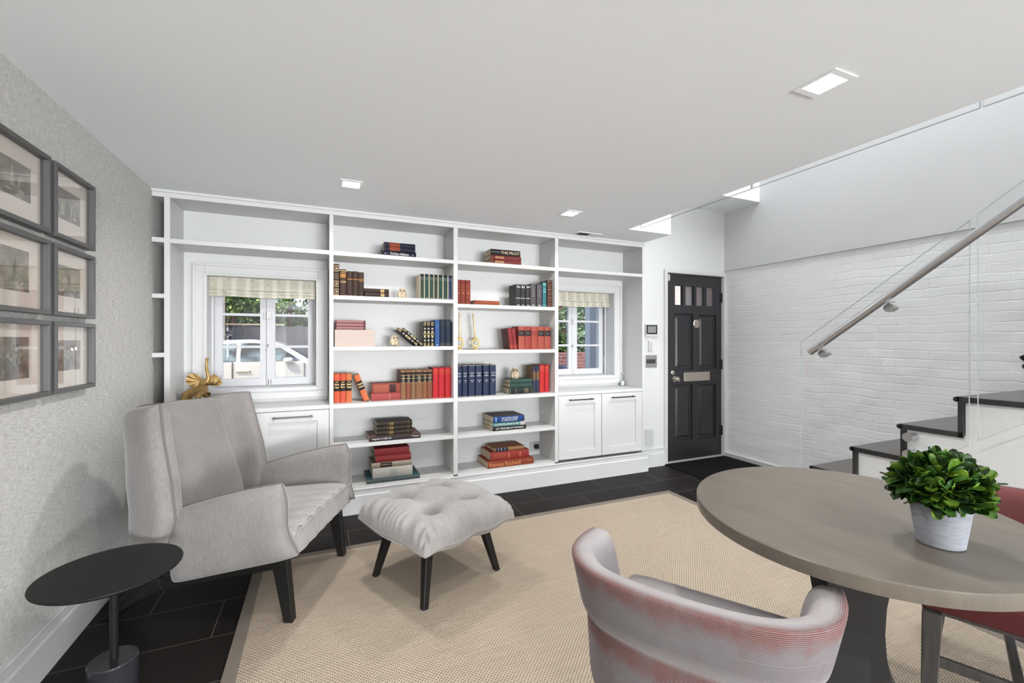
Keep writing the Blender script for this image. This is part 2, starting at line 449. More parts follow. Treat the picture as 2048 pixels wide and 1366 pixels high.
def tag(o, label=None, cat=None, group=None, kind=None):
    if label: o['label'] = label
    if cat: o['category'] = cat
    if group: o['group'] = group
    if kind: o['kind'] = kind
    return o
def thing(name, label, cat, loc=(0, 0, 0), rz=0, group=None, kind=None):
    o = bpy.data.objects.new(name, None); COL.objects.link(o)
    o.empty_display_size = .05
    o.location = loc; o.rotation_euler = (0, 0, rz)
    return tag(o, label, cat, group, kind)
def children(o): return [c for c in bpy.data.objects if c.parent == o]
def copy_tree(o, parent=None):
    c = o.copy(); COL.objects.link(c); c.parent = parent
    for ch in children(o): copy_tree(ch, c)
    return c
def struct(o, label=None, cat=None): return tag(o, label, cat, kind='structure')

FONT_CACHE = {}
def text_mesh(body):
    if body not in FONT_CACHE:
        cu = bpy.data.curves.new('lettering', 'FONT'); cu.body = body; cu.size = 1; cu.resolution_u = 2
        o = bpy.data.objects.new('lettering', cu); COL.objects.link(o)
        bpy.context.view_layer.update()
        me = bpy.data.meshes.new_from_object(o.evaluated_get(bpy.context.evaluated_depsgraph_get()))
        vs = [(v.co.x, v.co.y) for v in me.vertices]; fs = [tuple(p.vertices) for p in me.polygons]
        bpy.data.objects.remove(o); bpy.data.curves.remove(cu); bpy.data.meshes.remove(me)
        x0 = min(v[0] for v in vs); x1 = max(v[0] for v in vs); y0 = min(v[1] for v in vs); y1 = max(v[1] for v in vs)
        FONT_CACHE[body] = ([((v[0] - x0) / (x1 - x0), (v[1] - y0) / (y1 - y0)) for v in vs], fs)
    return FONT_CACHE[body]
def put_text(mb, body, fn, mi=0):
    """fn maps normalised (0..1,0..1) glyph space to a 3D point"""
    vs, fs = text_mesh(body)
    mb.add([fn(a, b) for a, b in vs], fs, mi)

# ================================================================== the setting
CH = 2.28            # ceiling height
YB = 3.506           # face of the bookcase
def wall_with_holes(mb, x0, x1, z0, z1, y0, y1, holes, mi=0):
    """wall slab in the XZ plane from y0 to y1 with rectangular holes (hx0,hx1,hz0,hz1)"""
    xs = sorted({x0, x1, *[h[0] for h in holes], *[h[1] for h in holes]})
    zs = sorted({z0, z1, *[h[2] for h in holes], *[h[3] for h in holes]})
    solid = lambda i, j: 0 <= i < len(xs) - 1 and 0 <= j < len(zs) - 1 and not any(h[0] <= xs[i] and xs[i + 1] <= h[1] and h[2] <= zs[j] and zs[j + 1] <= h[3] for h in holes)
    V = {}; vs = []; fs = []
    def p(i, j, y):
        if (i, j, y) not in V: V[(i, j, y)] = len(vs); vs.append((xs[i], y, zs[j]))
        return V[(i, j, y)]
    for i in range(len(xs) - 1):
        for j in range(len(zs) - 1):
            if not solid(i, j): continue
            for y in (y0, y1): fs.append((p(i, j, y), p(i + 1, j, y), p(i + 1, j + 1, y), p(i, j + 1, y)))
            for di, dj, a, b in ((-1, 0, (i, j), (i, j + 1)), (1, 0, (i + 1, j), (i + 1, j + 1)), (0, -1, (i, j), (i + 1, j)), (0, 1, (i, j + 1), (i + 1, j + 1))):
                if not solid(i + di, j + dj): fs.append((p(*a, y0), p(*b, y0), p(*b, y1), p(*a, y1)))
    mb.add(vs, fs, mi)

# floor
struct(MB().box(-1.1, 4.3, -7.6, 4.2, -.12, 0).build('floor', TILE), 'dark slate plank tile floor with thin pale grout lines', 'floor')
# ceiling slab with the stair opening left free
m = MB()
m.box(-1.1, 2.474, -7.6, 3.136, CH, CH + .30)
m.box(-1.1, 2.95, 3.136, 3.83, CH, CH + .30)
struct(m.build('ceiling', CEIL), 'low smooth white ceiling ending at the stair opening', 'ceiling')
# upper storey shell
struct(MB().box(2.95, 4.17, 3.165, 3.6, 2.74, 2.955).build('trim_1', CEIL), 'white boxed soffit high above the front door', 'soffit')
struct(MB().box(-1.1, 4.3, -7.6, 4.2, 4.95, 5.05).build('ceiling', CEIL), 'upper storey ceiling above the stair', 'ceiling')
# left wall
struct(MB().box(-1.1, -1.0, -7.6, 3.82, 0, CH).build('wall_left', WP), 'side wall covered in grey linen wallpaper', 'wall')
struct(MB().box(-1.1, -1.0, -7.6, 4.2, CH, 4.95).build('wall_left', WALLW), 'upper part of the side wall above the ceiling', 'wall')
# back wall with the glazed garden doors
m = MB(); wall_with_holes(m, -1.1, 4.3, 0, 4.95, -7.6, -7.5, [(.25, 3.97, .0, 2.12)])
struct(m.build('wall_back', WALLW), 'white wall behind the camera', 'wall')
for i, x in enumerate((.25, 1.18, 2.11, 3.04)):
    d = thing('door_%d' % (i + 2), 'white glazed garden door, number %d from the left wall behind the camera' % (i + 1), 'door', (x, -7.55, 0), kind='structure')
    f = MB(); wall_with_holes(f, 0, .93, .01, 2.12, -.02, .02, [(.09, .84, .2, .72), (.09, .84, .76, 1.36), (.09, .84, 1.40, 2.02)])
    f.build('frame', WHITE, d); MB().box(.08, .85, -.003, .003, .19, 2.03).build('pane', GLASS, d)
# front wall: thick behind the bookcase, with window and door openings
W1 = (-.774, -.026, .945, 1.79); W2 = (2.04, 2.824, .945, 1.81)
m = MB()
wall_with_holes(m, -1.1, 2.955, 0, CH, 3.822, 4.15, [W1, W2])
m.box(-1.1, 2.955, 3.83, 4.15, CH, 4.95)
wall_with_holes(m, 2.955, 4.3, 0, 4.95, 3.6, 4.15, [(3.335, 4.152, 0, 2.022)])
struct(m.build('wall_front', WALLW), 'white front wall holding the two windows and the entrance door', 'wall')
# right wall: brick relief below, plaster above
def brick_wall():
    nY, nZ = 220, 92; y0, y1, z0, z1 = -1.4, 3.6, .0, 2.085
    N3 = lambda a, b, c: noise.noise(Vector((a, b, c)))
    def P_(u, v):
        y = y0 + (y1 - y0) * u; zz = z0 + (z1 - z0) * v
        return Vector((4.185 - .006 * N3(y * .9, zz * 1.3, 8) - .0030 * N3(y * 5, zz * 8, 0), y, zz))
    m = MB(); m.grid(P_, nY, nZ, flip=True); m.box(4.2, 4.3, -7.6, 3.6, 0, 2.085); m.box(4.185, 4.2, -7.6, -1.4, 0, 2.085)
    struct(m.build('wall_right', BRICK, smooth=True), 'rough white painted brick wall beside the staircase', 'wall')
brick_wall()
struct(MB().box(4.165, 4.3, -7.6, 3.6, 2.085, 4.95).build('wall_right', WALLW), 'smooth white plaster wall above the painted brick', 'wall')

# baseboards
def baseboard(name, p0, p1, nrm, label, h1=.134, h2=.187, t=.018):
    p0 = Vector(p0); p1 = Vector(p1); n = Vector(nrm); Z = Vector((0, 0, 1))
    prof = [(0, 0), (t, 0), (t, h1), (t * .6, h1 + .008), (t * .6, h2 - .012), (t * .85, h2 - .004), (t * .5, h2), (0, h2)]
    m = MB().prism([p0 + n * a + Z * b for a, b in prof], p1 - p0)
    return struct(m.build(name, WHITE), label, 'baseboard')
baseboard('baseboard_left', (-1.0, -7.5, 0), (-1.0, 3.5, 0), (1, 0, 0), 'white moulded baseboard along the wallpapered wall')
baseboard('baseboard_front', (2.975, 3.6, 0), (3.292, 3.6, 0), (0, -1, 0), 'short white baseboard between bookcase and front door')
baseboard('baseboard_back', (-.98, -7.5, 0), (.24, -7.5, 0), (0, 1, 0), 'white baseboard on the wall behind the camera')
struct(MB().box(4.165, 4.19, 2.36, 3.6, 0, .052).build('baseboard_right', WHITE, bevel=.004), 'low white kerb at the foot of the brick wall', 'baseboard')

# window casings, sashes, blinds
def make_window(n, W, cx, label):
    x0, x1, z0, z1 = W
    d = thing('window_%d' % n, label, 'window', (cx, 4.0, z0), kind='structure')
    # jamb lining
    f = MB(); t = .012
    f.box(x0, x0 + t, 3.80, 4.1, z0, z1 - t); f.box(x1 - t, x1, 3.80, 4.1, z0, z1 - t); f.box(x0, x1, 3.80, 4.1, z1 - t, z1)
    f.box(x0 + t, x0 + t + .014, 3.95, 3.962, z0, z1 - t); f.box(x1 - t - .014, x1 - t, 3.95, 3.962, z0, z1 - t)
    f.build('jamb', WHITE, d, world=True)
    MB().box(x0 - .0, x1 + .0, 3.79, 4.1, z0 - .03, z0 - .002).build('sill', WHITE, d, world=True, bevel=.003)
    # casing with a raised outer moulding, and apron
    c = MB(); ow = .074
    for q, (a, b, y) in enumerate(((0, ow, 3.800), (ow - .018, ow, 3.790), (0, .010, 3.794))):
        c.box(x0 - b, x0 - a, y, 3.822, z0 - .03, z1 + b); c.box(x1 + a, x1 + b, y, 3.822, z0 - .03, z1 + b); c.box(x0 - a, x1 + a, y, 3.822, z1 + a, z1 + b)
    c.box(x0 - ow, x1 + ow, 3.800, 3.822, z0 - .085, z0 - .03)
    c.build('casing', WHITE, d, world=True, bevel=.003)
    w_ = (x1 - x0 - 2 * t - .028) / 2
    for s_, a in ((0, x0 + t + .012), (1, cx + .001)):
        b = (cx - .001) if s_ == 0 else x1 - t - .012
        st_o = .052 if s_ == 0 else .052; st_m = .042 if s_ == 0 else .062
        pa, pb = (a + st_o, b - st_m) if s_ == 0 else (a + st_m, b - st_o)
        H = MB(); zt = z1 - .02
        rows = [(z0 + .062, z0 + .299), (z0 + .319, z0 + .551), (z0 + .571, zt - .05)]
        wall_with_holes(H, a, b, z0 + .002, zt, 3.985, 4.02, [(pa, pb, r0, r1) for r0, r1 in rows])
        ca = H.build('casement', SASH, d, world=True, bevel=.002)
        MB().box(pa - .005, pb + .005, 4.001, 4.004, z0 + .055, zt - .045).build('pane', GLASS, ca).location = (0, 0, 0)
        pn = ca.children[0] if ca.children else None
        for c2 in children(ca):
            L = Vector(d.location)
            for vv in c2.data.vertices: vv.co -= L
    # latch, surface bolt, white sensor pair, hinges
    hw = MB()
    hw.box(cx - .010, cx + .018, 3.976, 3.985, z0 + .290, z0 + .310); hw.cyl((cx - .003, 3.970, z0 + .285), (cx + .018, 3.964, z0 + .328), .0035)
    hw.build('latch', CHROME, d, world=True)
    hw = MB(); hw.box(cx + .014, cx + .036, 3.978, 3.985, z0 + .002, z0 + .052); hw.cyl((cx + .025, 3.972, z0 - .005), (cx + .025, 3.972, z0 + .06), .006)
    hw.build('bolt', CHROME, d, world=True)
    hw = MB(); hw.box(cx - .016, cx - .003, 3.972, 3.985, z0 + .53, z0 + .585); hw.box(cx + .003, cx + .036, 3.968, 3.985, z0 + .53, z0 + .588)
    hw.build('sensor', WHITE, d, world=True, bevel=.002)
    hw = MB()
    for xh in (x0 + t + .006, x1 - t - .006):
        for zh in (z0 + .12, z1 - .16): hw.cyl((xh, 3.978, zh), (xh, 3.978, zh + .07), .006)
    hw.build('hinge', SASH, d, world=True)
    # roman blind: a thing of its own
    side = 'left' if n == 1 else 'right'
    bl = thing('roman_blind', 'pale ikat roman blind gathered at the top of the %s window' % side, 'blind', (cx, 3.90, z1 - .01), group='roman blinds over the windows')
    def sheet(u, v):
        zc = (z1 - .012) - v * .145
        fold = 0
        if v > .62: fold = -.012 * abs(sin((v - .62) / .38 * pi * 1.5)) - .006
        return Vector((x0 + .006 + u * (x1 - x0 - .012) , 3.895 + fold + .002 * sin(u * 21), zc + .003 * sin(u * 9)))
    b1 = MB(); b1.grid(sheet, 40, 20); b1.grid(lambda u, v: sheet(u, v) + Vector((0, .012, 0)), 40, 20, flip=True)
    b1.box(x0 + .006, x1 - .006, 3.90, 3.93, z1 - .035, z1 - .012)
    b1.build('fabric', BLIND, bl, world=True, smooth=True)
    rb = MB(); rb.box(x0 + .005, x1 - .005, 3.872, 3.905, z1 - .106, z1 - .099); rb.box(x0 + .005, x1 - .005, 3.876, 3.905, z1 - .132, z1 - .127); rb.build('fold_edge', BLIND, bl, world=True, bevel=.002)
    co = MB(); co.tube([(x1 - .03, 3.93, z1 - .02), (x1 - .027, 3.93, z1 - .45), (x1 - .025, 3.93, z0 + .25)], .0018, 6); co.tube([(x1 - .04, 3.93, z1 - .02), (x1 - .03, 3.93, z0 + .25)], .0015, 6)
    co.lathe([(.002, .02), (.006, 0), (.007, -.02), (.003, -.026)], (x1 - .025, 3.93, z0 + .235), 10)
    co.build('cord', WHITE, bl, world=True)
make_window(1, W1, -.403, 'white casement window on the left of the bookcase, street and white car outside')
make_window(2, W2, 2.411, 'white casement window on the right of the bookcase, brick and shrubs outside')

# entrance door
d = thing('door_1', 'black panelled entrance door with four small top panes', 'door', (3.744, 3.63, 0), kind='structure')
X0, X1, Z0, Z1 = 3.345, 4.145, .022, 2.018
up = [(3.468, 3.578, 1.688, 1.893), (3.618, 3.738, 1.688, 1.893), (3.774, 3.889, 1.688, 1.893), (3.925, 4.046, 1.688, 1.893)]
pan = [(3.455, 3.722, .99, 1.59), (3.80, 4.068, .99, 1.585), (3.455, 3.715, .228, .825), (3.796, 4.062, .222, .82)]
DOORM = mat('black_door_paint', srgb(48, 47, 50), .32, spec=.4)
m = MB(); wall_with_holes(m, X0, X1, Z0, Z1, 3.622, 3.662, up + pan)
for a, b, c, e in pan:
    m.box(a, b, 3.640, 3.65, c, e)
    m.add([(a + .03, 3.641, c + .03), (b - .03, 3.641, c + .03), (b - .03, 3.641, e - .03), (a + .03, 3.641, e - .03), (a + .05, 3.630, c + .05), (b - .05, 3.630, c + .05), (b - .05, 3.630, e - .05), (a + .05, 3.630, e - .05)],
          [(0, 1, 5, 4), (1, 2, 6, 5), (2, 3, 7, 6), (3, 0, 4, 7), (4, 5, 6, 7)])
m.build('leaf', DOORM, d, world=True, bevel=.004)
for a, b, c, e in up: MB().box(a - .004, b + .004, 3.645, 3.648, c - .004, e + .004).build('pane', GLASS, d, world=True)
m = MB()
for a, b in ((3.292, 3.335), ):
    m.box(a, b, 3.586, 3.6, 0, 2.022); m.box(a - .001, a + .01, 3.582, 3.601, 0, 2.053)
m.box(4.152, 4.188, 3.590, 3.6, 0, 2.022); m.box(3.292, 4.188, 3.588, 3.6, 2.022, 2.052)
m.box(3.335, 3.345, 3.60, 3.68, 0, 2.022); m.box(4.145, 4.152, 3.60, 3.68, 0, 2.022); m.box(3.335, 4.152, 3.60, 3.68, 2.019, 2.022)
m.build('frame', WHITE, d, world=True, bevel=.002)
MB().box(3.336, 4.151, 3.596, 3.70, 0, .020).build('threshold', mat('aluminium_sill', (.55, .54, .52, 1), .4, metal=.3), d, world=True, bevel=.003)
m = MB(); m.box(3.577, 3.955, 3.606, 3.622, .862, .962); m.build('letter_plate', NICKEL, d, world=True, bevel=.005)
m = MB(); m.cyl((3.452, 3.622, .895), (3.452, 3.612, .895), .032, n=24); m.cyl((3.452, 3.612, .895), (3.452, 3.585, .895), .011); 
m.lathe([(.012, 0), (.024, .006), (.029, .018), (.026, .030), (.014, .036), (.002, .037)], (3.452, 3.59, .895), 24, M=Matrix.Rotation(R(90), 4, 'X')); m.build('knob', NICKEL, d, world=True, smooth=True, angle=40)
m = MB(); m.lathe([(.024, 0), (.024, .008), (.014, .014), (.012, .022)], (3.43, 3.622, .962), 24, M=Matrix.Rotation(R(90), 4, 'X')); m.build('deadbolt', NICKEL, d, world=True, smooth=True, angle=40)
m = MB(); m.lathe([(.047, 0), (.047, .004), (.040, .008), (.034, .006), (.012, .010), (.002, .011)], (3.769, 3.622, 1.487), 32, M=Matrix.Rotation(R(90), 4, 'X'))
for i in range(10): m.cyl((3.769 + .036 * cos(i * .628), 3.613, 1.487 + .036 * sin(i * .628)), (3.769 + .036 * cos(i * .628), 3.618, 1.487 + .036 * sin(i * .628)), .004, n=8)
m.build('peephole_medallion', NICKEL, d, world=True, smooth=True, angle=40)
for zc in (1.787, 1.038, .298):
    m = MB(); m.box(4.126, 4.16, 3.612, 3.624, zc - .052, zc + .052); m.cyl((4.148, 3.610, zc - .055), (4.148, 3.610, zc + .055), .008); m.build('hinge', PEWTER, d, world=True)
m = MB(); m.box(3.340, 3.350, 3.575, 3.588, 1.93, 1.99); m.box(3.352, 3.385, 3.608, 3.622, 1.945, 2.005); m.build('sensor', WHITE, d, world=True, bevel=.002)

# ================================================================== built-in bookcase
bc = thing('bookcase', 'large white built-in bookcase filling the front wall between two windows', 'bookcase', (1.0, 3.65, 0))
def part(name, *boxes, m_=WHITE, bevel=.0015):
    mb = MB()
    for b in boxes: mb.box(*b)
    return mb.build(name, m_, bc, world=True, bevel=bevel)
YK = 3.822
part('top_rail', (-.999, 2.955, YB, YK, 2.232, 2.279))
part('crown_moulding', (-.999, 2.962, YB - .012, YB, 2.262, 2.279))
for a, b, z in ((-.935, -.903, .20), (.053, .081, .20), (.995, 1.031, .20), (1.943, 1.978, .20), (2.932, 2.955, .20)):
    part('divider', (a, b, YB, YK, z, 2.2315))
part('back_panel', (.081, 1.943, 3.812, YK, .20, 2.232), (-.903, .053, 3.812, YK, 1.965, 2.232), (1.978, 2.932, 3.812, YK, 1.965, 2.232))
for a, b, c, e in ((-.903, .053, 1.937, 1.967), (.081, .995, 1.935, 1.965), (1.031, 1.943, 1.935, 1.966), (1.978, 2.932, 1.937, 1.967),
                   (.081, .995, 1.609, 1.639), (1.031, 1.943, 1.577, 1.607), (.081, .995, 1.228, 1.257), (1.031, 1.943, 1.195, 1.225),
                   (.081, .995, .798, .830), (1.031, 1.943, .798, .830), (.081, .995, .497, .526), (1.031, 1.943, .494, .524),
                   (.081, .995, .186, .205), (1.031, 1.943, .186, .205),
                   (-.999, -.935, 1.938, 1.969), (-.999, -.935, 1.578, 1.606), (-.999, -.935, 1.195, 1.224), (-.999, -.935, .798, .83), (-.999, -.935, .186, .205)):
    part('shelf', (a, b, YB, YK - .01, c, e))
m = MB(); t = .018
m.box(-.999, 2.977, YB, 3.56, 0, .186)
prof = [(0, 0), (t, 0), (t, .134), (t * .6, .142), (t * .6, .172), (t * .9, .182), (t * .4, .187), (0, .187)]
m.prism([Vector((-.999, YB - a, b)) for a, b in prof], (2.977 + .999 + .016, 0, 0))
m.prism([Vector((2.977 + a, YB, b)) for a, b in prof], (0, .094, 0))
m.build('plinth', WHITE, bc, world=True)
part('toe_block', (-.999, 2.955, 3.56, YK, 0, .186), bevel=0)

# base cabinets under the windows, each with a worktop above
def cabinet(x0, x1, splits, label, wl):
    c = thing('base_cabinet', label, 'cabinet', ((x0 + x1) / 2, 3.65, .206))
    m = MB(); m.box(x0 + .001, x1 - .001, YB + .022, YK - .012, .206, .79)
    m.build('body', WHITE, c, world=True)
    xs = [x0] + splits + [x1]
    for a, b in zip(xs, xs[1:]):
        a += .003; b -= .003; z0, z1 = .212, .797; fr = .077
        m = MB(); wall_with_holes(m, a, b, z0, z1, YB, YB + .02, [(a + fr, b - fr, z0 + .075, z1 - .077)])
        m.box(a + fr, b - fr, YB + .010, YB + .014, z0 + .075, z1 - .077)
        dr = m.build('door', WHITE, c, world=True, bevel=.0015)
        hl = (b - a) * .55 if len(splits) else .24; hc = (a + b) / 2 if splits else (a + b) / 2
        hz = .757
        m = MB(); L = Vector(c.location)
        for sx in (-1, 1): m.box(hc + sx * (hl / 2 - .012) - .006, hc + sx * (hl / 2 - .012) + .006, YB - .028, YB, hz - .006, hz + .006)
        m.box(hc - hl / 2, hc + hl / 2, YB - .034, YB - .024, hz - .005, hz + .005)
        m.v = [tuple(Vector(v) - L) for v in m.v]
        m.build('handle', PEWTER, dr, bevel=.001)
    w_ = MB(); w_.box(x0 + .0012, x1 - .0012, YB, YK - .013, .8005, .83)
    tag(w_.build('worktop', WHITE, None, bevel=.0015), wl, 'worktop')
cabinet(-.903, .053, [-.425], 'white shaker base cabinet under the left window, partly behind the armchair', 'white worktop ledge under the left window')
cabinet(1.978, 2.932, [2.449], 'white shaker base cabinet with two bar-handled doors under the right window', 'white worktop ledge under the right window')

# ================================================================== books
BOOKM = {}
def bm_(c, rough=.6):
    if c not in BOOKM:
        m = mat('cloth_%d_%d_%d' % c, srgb(*c), rough, spec=.25); k = NT(m)
        n1 = k.noise(k.coords(scale=(60, 60, 60)), 3, 3)
        k.color(k.mix(n1, tuple([x * .55 + .003 for x in srgb(*c)[:3]] + [1]), tuple([x * .80 + .004 for x in srgb(*c)[:3]] + [1])))
        BOOKM[c] = m
    return BOOKM[c]
def book(w_, h, dep, col, label, loc, rot=(0, 0, 0), group=None, bands=(), side=None, title=None, top=None, name='book'):
    """local frame: x thickness (centred), y depth (0 = spine front), z height. bands: (z0,z1,colour,inset) as fractions of the height.
    title: list of (text, z0, z1, frac x0, frac x1, 'v' or 'h', material)"""
    o = bpy.data.objects.new(name, None); COL.objects.link(o); o.location = loc; o.rotation_euler = rot
    tag(o, label, 'book', group)
    mats = [bm_(col), bm_(side) if side else bm_(col)]
    bt = .0022; bul = min(.006, w_ * .18); n = 8
    arc = [(-w_ / 2 + w_ * i / n, -bul * sin(pi * i / n) ** .8) for i in range(n + 1)]
    c = MB()
    c.box(-w_ / 2, -w_ / 2 + bt, .001, dep, 0, h, 1); c.box(w_ / 2 - bt, w_ / 2, .001, dep, 0, h, 1)
    c.prism([Vector((x, y, 0)) for x, y in arc] + [Vector((w_ / 2, .003, 0)), Vector((-w_ / 2, .003, 0))], (0, 0, h), 0)
    for bi, (a, b, bc_, ins) in enumerate(bands):
        mats.append(bm_(bc_) if isinstance(bc_, tuple) else bc_)
        pts = [(x * (1 - ins), -bul * sin(pi * (.5 + x * (1 - ins) / w_)) ** .8 - .0009 if abs(x) * (1 - ins) < w_ * .4999 else -.0009) for x, y in arc]
        vs = [(x, y, a * h) for x, y in pts] + [(x, y, b * h) for x, y in pts]
        c.add(vs, [(i, i + 1, n + 2 + i, n + 1 + i) for i in range(n)], len(mats) - 1)
    c.build('cover', mats, o)
    MB().box(-w_ / 2 + bt, w_ / 2 - bt, .002, dep - .004, .003, h - .003).build('pages', PAGES if not top else bm_(top), o)
    if title:
        for tx, a, b, fa, fb, mode, tm in title:
            t = MB()
            Y = -bul - .0012
            if mode == 'v': put_text(t, tx, lambda u, v: Vector((w_ / 2 - w_ * (fa + (fb - fa) * v), Y, h * (a + (b - a) * u))))
            elif mode == 'd': put_text(t, tx, lambda u, v: Vector((-w_ / 2 + w_ * (fa + (fb - fa) * v), Y, h * (b - (b - a) * u))))
            else: put_text(t, tx, lambda u, v: Vector((-w_ / 2 + w_ * (fa + (fb - fa) * u), Y, h * (a + (b - a) * v))))
            t.build('title', tm, o)
    return o
def stand(x0, x1, z, zt, y, col, label, dep=.15, tilt=0, **kw):
    return book((x1 - x0) * .985, zt - z, dep, col, label, ((x0 + x1) / 2, y, z + .0006 + abs(sin(R(tilt))) * (x1 - x0) * .52), (0, R(tilt), 0), **kw)
def flat(x0, x1, z, zt, y, col, label, dep=.15, yaw=0, **kw):
    # lying flat, spine to the room, title reading left to right
    T = zt - z
    o = book(T * .99, x1 - x0, dep, col, label, (x0, y, z + T / 2), (0, R(90), R(yaw)), **kw)
    return o
ORD = ['leftmost', 'second from the left', 'third from the left', 'fourth from the left', 'fifth from the left', 'sixth from the left', 'seventh from the left']
G = GOLD
gc = (190, 150, 80)

# --- left column, top shelf
z = 1.9652
flat(.427, .697, z, z + .043, 3.55, (24, 26, 46), 'thin navy book under two navy and red volumes on the top shelf', title=[('The Master of Ballantrae', .25, .78, .28, .72, 'v', INKW), ('*', .10, .13, .3, .6, 'v', INKW), ('*', .88, .91, .3, .6, 'v', INKW)])
for i, (a, s_) in enumerate(((.043, 'lower'), (.076, 'upper'))):
    flat(.449, .690, z + a, z + a + .033, 3.548, (30, 33, 58), '%s of two navy volumes with a rust red spine panel, left top shelf' % s_, side=(120, 110, 84), bands=[(.16, .50, (152, 70, 44), 0), (.02, .03, (90, 82, 70), 0)], group='navy and rust volumes lying on the top shelf')
# --- right column, top shelf
z = 1.9662
for i, s_ in enumerate(('bottom', 'middle')):
    flat(1.335, 1.624, z + i * .039, z + .039 + i * .039, 3.55, (122, 46, 44), '%s maroon book in the stack of three under the black one' % s_, yaw=0, side=(130, 98, 52), bands=[(.02, .03, gc, 0), (.11, .15, (92, 30, 32), 0)], title=[('EMERSON' if 0 else 'LIFE OF IVAN', .14, .42, .25, .7, 'v', G)], group='maroon books lying on the right top shelf')
flat(1.337, 1.614, z + .078, z + .128, 3.548, (26, 22, 22), 'black book with big cream capitals, topmost of its stack', side=(140, 110, 52), title=[('THE PILOT', .33, .97, .25, .72, 'v', mat('cream_ink', srgb(226, 200, 160), .5)), ('Cooper', .03, .31, .46, .58, 'v', INKW)])
# --- left column, second shelf
z = 1.6392
stand(.083, .122, z, 1.874, 3.535, (34, 22, 20), 'tall dark book with four gilt square medallions on its spine, far left', bands=[(b, b + .2, (160, 134, 104), .18) for b in (.02, .27, .76)] + [(b + .035, b + .165, (46, 24, 18), .42) for b in (.02, .27, .76)] + [(b + .075, b + .125, (225, 205, 170), .78) for b in (.02, .27, .76)] + [(.53, .545, (160, 134, 104), .15), (.58, .595, (160, 134, 104), .15), (.63, .645, (160, 134, 104), .15), (.68, .695, (160, 134, 104), .15)])
stand(.125, .171, z, 1.836, 3.53, (62, 40, 34), 'fat brown book with a gilt sunburst on its upper spine', bands=[(.93, .95, G, 0), (.87, .88, G, 0), (.70, .83, (176, 120, 56), .1), (.66, .70, (120, 76, 36), .1), (.50, .51, G, 0), (.54, .55, G, 0), (.05, .07, (110, 50, 36), .2)])
for i, (a, b, t_) in enumerate(((.174, .216, 1.825), (.2165, .257, 1.826), (.258, .297, 1.822))):
    stand(a, b, z, t_, 3.53, (58, 40, 30), '%s of three plain brown books with one gilt band' % ['left', 'middle', 'right'][i], bands=[(.66, .685, (190, 130, 60), .05), (.28, .29, (40, 26, 20), 0)] + ([(.60, .612, (190, 130, 60), .1), (.72, .73, (190, 130, 60), .1)] if i == 2 else []), group='plain brown books with a gilt band')
for i, s_ in enumerate(('lower', 'upper')):
    flat(.298 + .006 * (1 - i), .482, z + .032 * i, z + .032 + .032 * i, 3.53, (54, 36, 30), '%s of two small brown books lying beside the standing brown ones' % s_, dep=.13, bands=[(c, c + .018, G, .15) for c in (.66, .70, .74, .78)], group='two brown books lying on the second shelf')
for i, (a, b) in enumerate(((.727, .755), (.763, .792), (.802, .832), (.839, .866), (.875, .908), (.916, .950), (.957, .988))):
    c_ = [(46, 70, 58), (24, 72, 66), (44, 74, 56), (50, 66, 48), (30, 72, 66), (34, 66, 58), (34, 54, 96)][i]
    lab = ('%s green book with cream sides on the second shelf' % ORD[i]) if i < 6 else 'navy book with cream sides at the right end of the green ones'
    stand(a - (.004 if i else .004), b + .004, z, 1.8375, 3.53, (224, 206, 180), lab, side=(228, 212, 188), bands=[(.0, 1, c_, .22), (.76, .90, tuple(int(x * .5 + 70) for x in c_), .25), (.9, 1, tuple(int(x * .75) for x in c_), .22), (.03, .045, (200, 200, 190), .5)], group='green books with cream sides' if i < 6 else None)
# --- right column, second shelf
z = 1.6072
for i, (a, b) in enumerate(((1.034, 1.061), (1.062, 1.102), (1.104, 1.148))):
    stand(a, b, z, 1.808, 3.53, (134, 52, 38), '%s of three russet books with gilt tooling against the divider' % ['left', 'middle', 'right'][i], bands=[(q, q + .008, (196, 120, 72), .08) for q in (.08, .24, .32, .5, .56, .6, .68, .74, .8)] + [(.40, .48, (180, 104, 64), .5)], group='russet books against the divider')
flat(1.183, 1.407, z, 1.644, 3.53, (150, 66, 44), 'single small russet book lying flat with gilt tooling', dep=.13, bands=[(q, q + .012, (206, 120, 66), .1) for q in (.06, .14, .22, .3, .38, .45, .5, .56, .63, .7, .78, .86, .93)])
for i, (a, b) in enumerate(((1.563, 1.611), (1.614, 1.655), (1.660, 1.705))):
    stand(a, b, z, 1.797, 3.53, (46, 46, 48), '%s of three black books with a white stripe low on the spine' % ['left', 'middle', 'right'][i], side=(74, 74, 74), bands=[(.35, .375, (214, 196, 190), 0), (.03, .06, (190, 186, 186), .5)], title=[('Guns', .84, .93, .1, .9, 'h', INKW)] if 0 else [(['One', 'R2', 'Jim'][i], .84, .94, .12, .88, 'h', INKW)], group='black books with a white stripe')
for i, (a, b) in enumerate(((1.708, 1.762), (1.769, 1.822))):
    stand(a, b, z, 1.809, 3.53, (78, 74, 78), '%s of two charcoal grey books beside the teal one' % ['left', 'right'][i], side=(52, 50, 52), bands=[(.04, .075, (190, 186, 186), .5), (.86, .87, (140, 136, 140), .2)], title=[('VOLUME', .42, .80, .42, .58, 'd', mat('grey_ink', (.3, .3, .3, 1), .6))], group='charcoal grey books')
stand(1.828, 1.868, z, 1.829, 3.53, (48, 112, 120), 'teal book between charcoal and brown ones', bands=[(.86, .96, (110, 160, 140), .05), (.70, .715, (190, 220, 220), .3), (.60, .62, (190, 220, 220), .2), (.07, .08, (190, 220, 220), .1)])
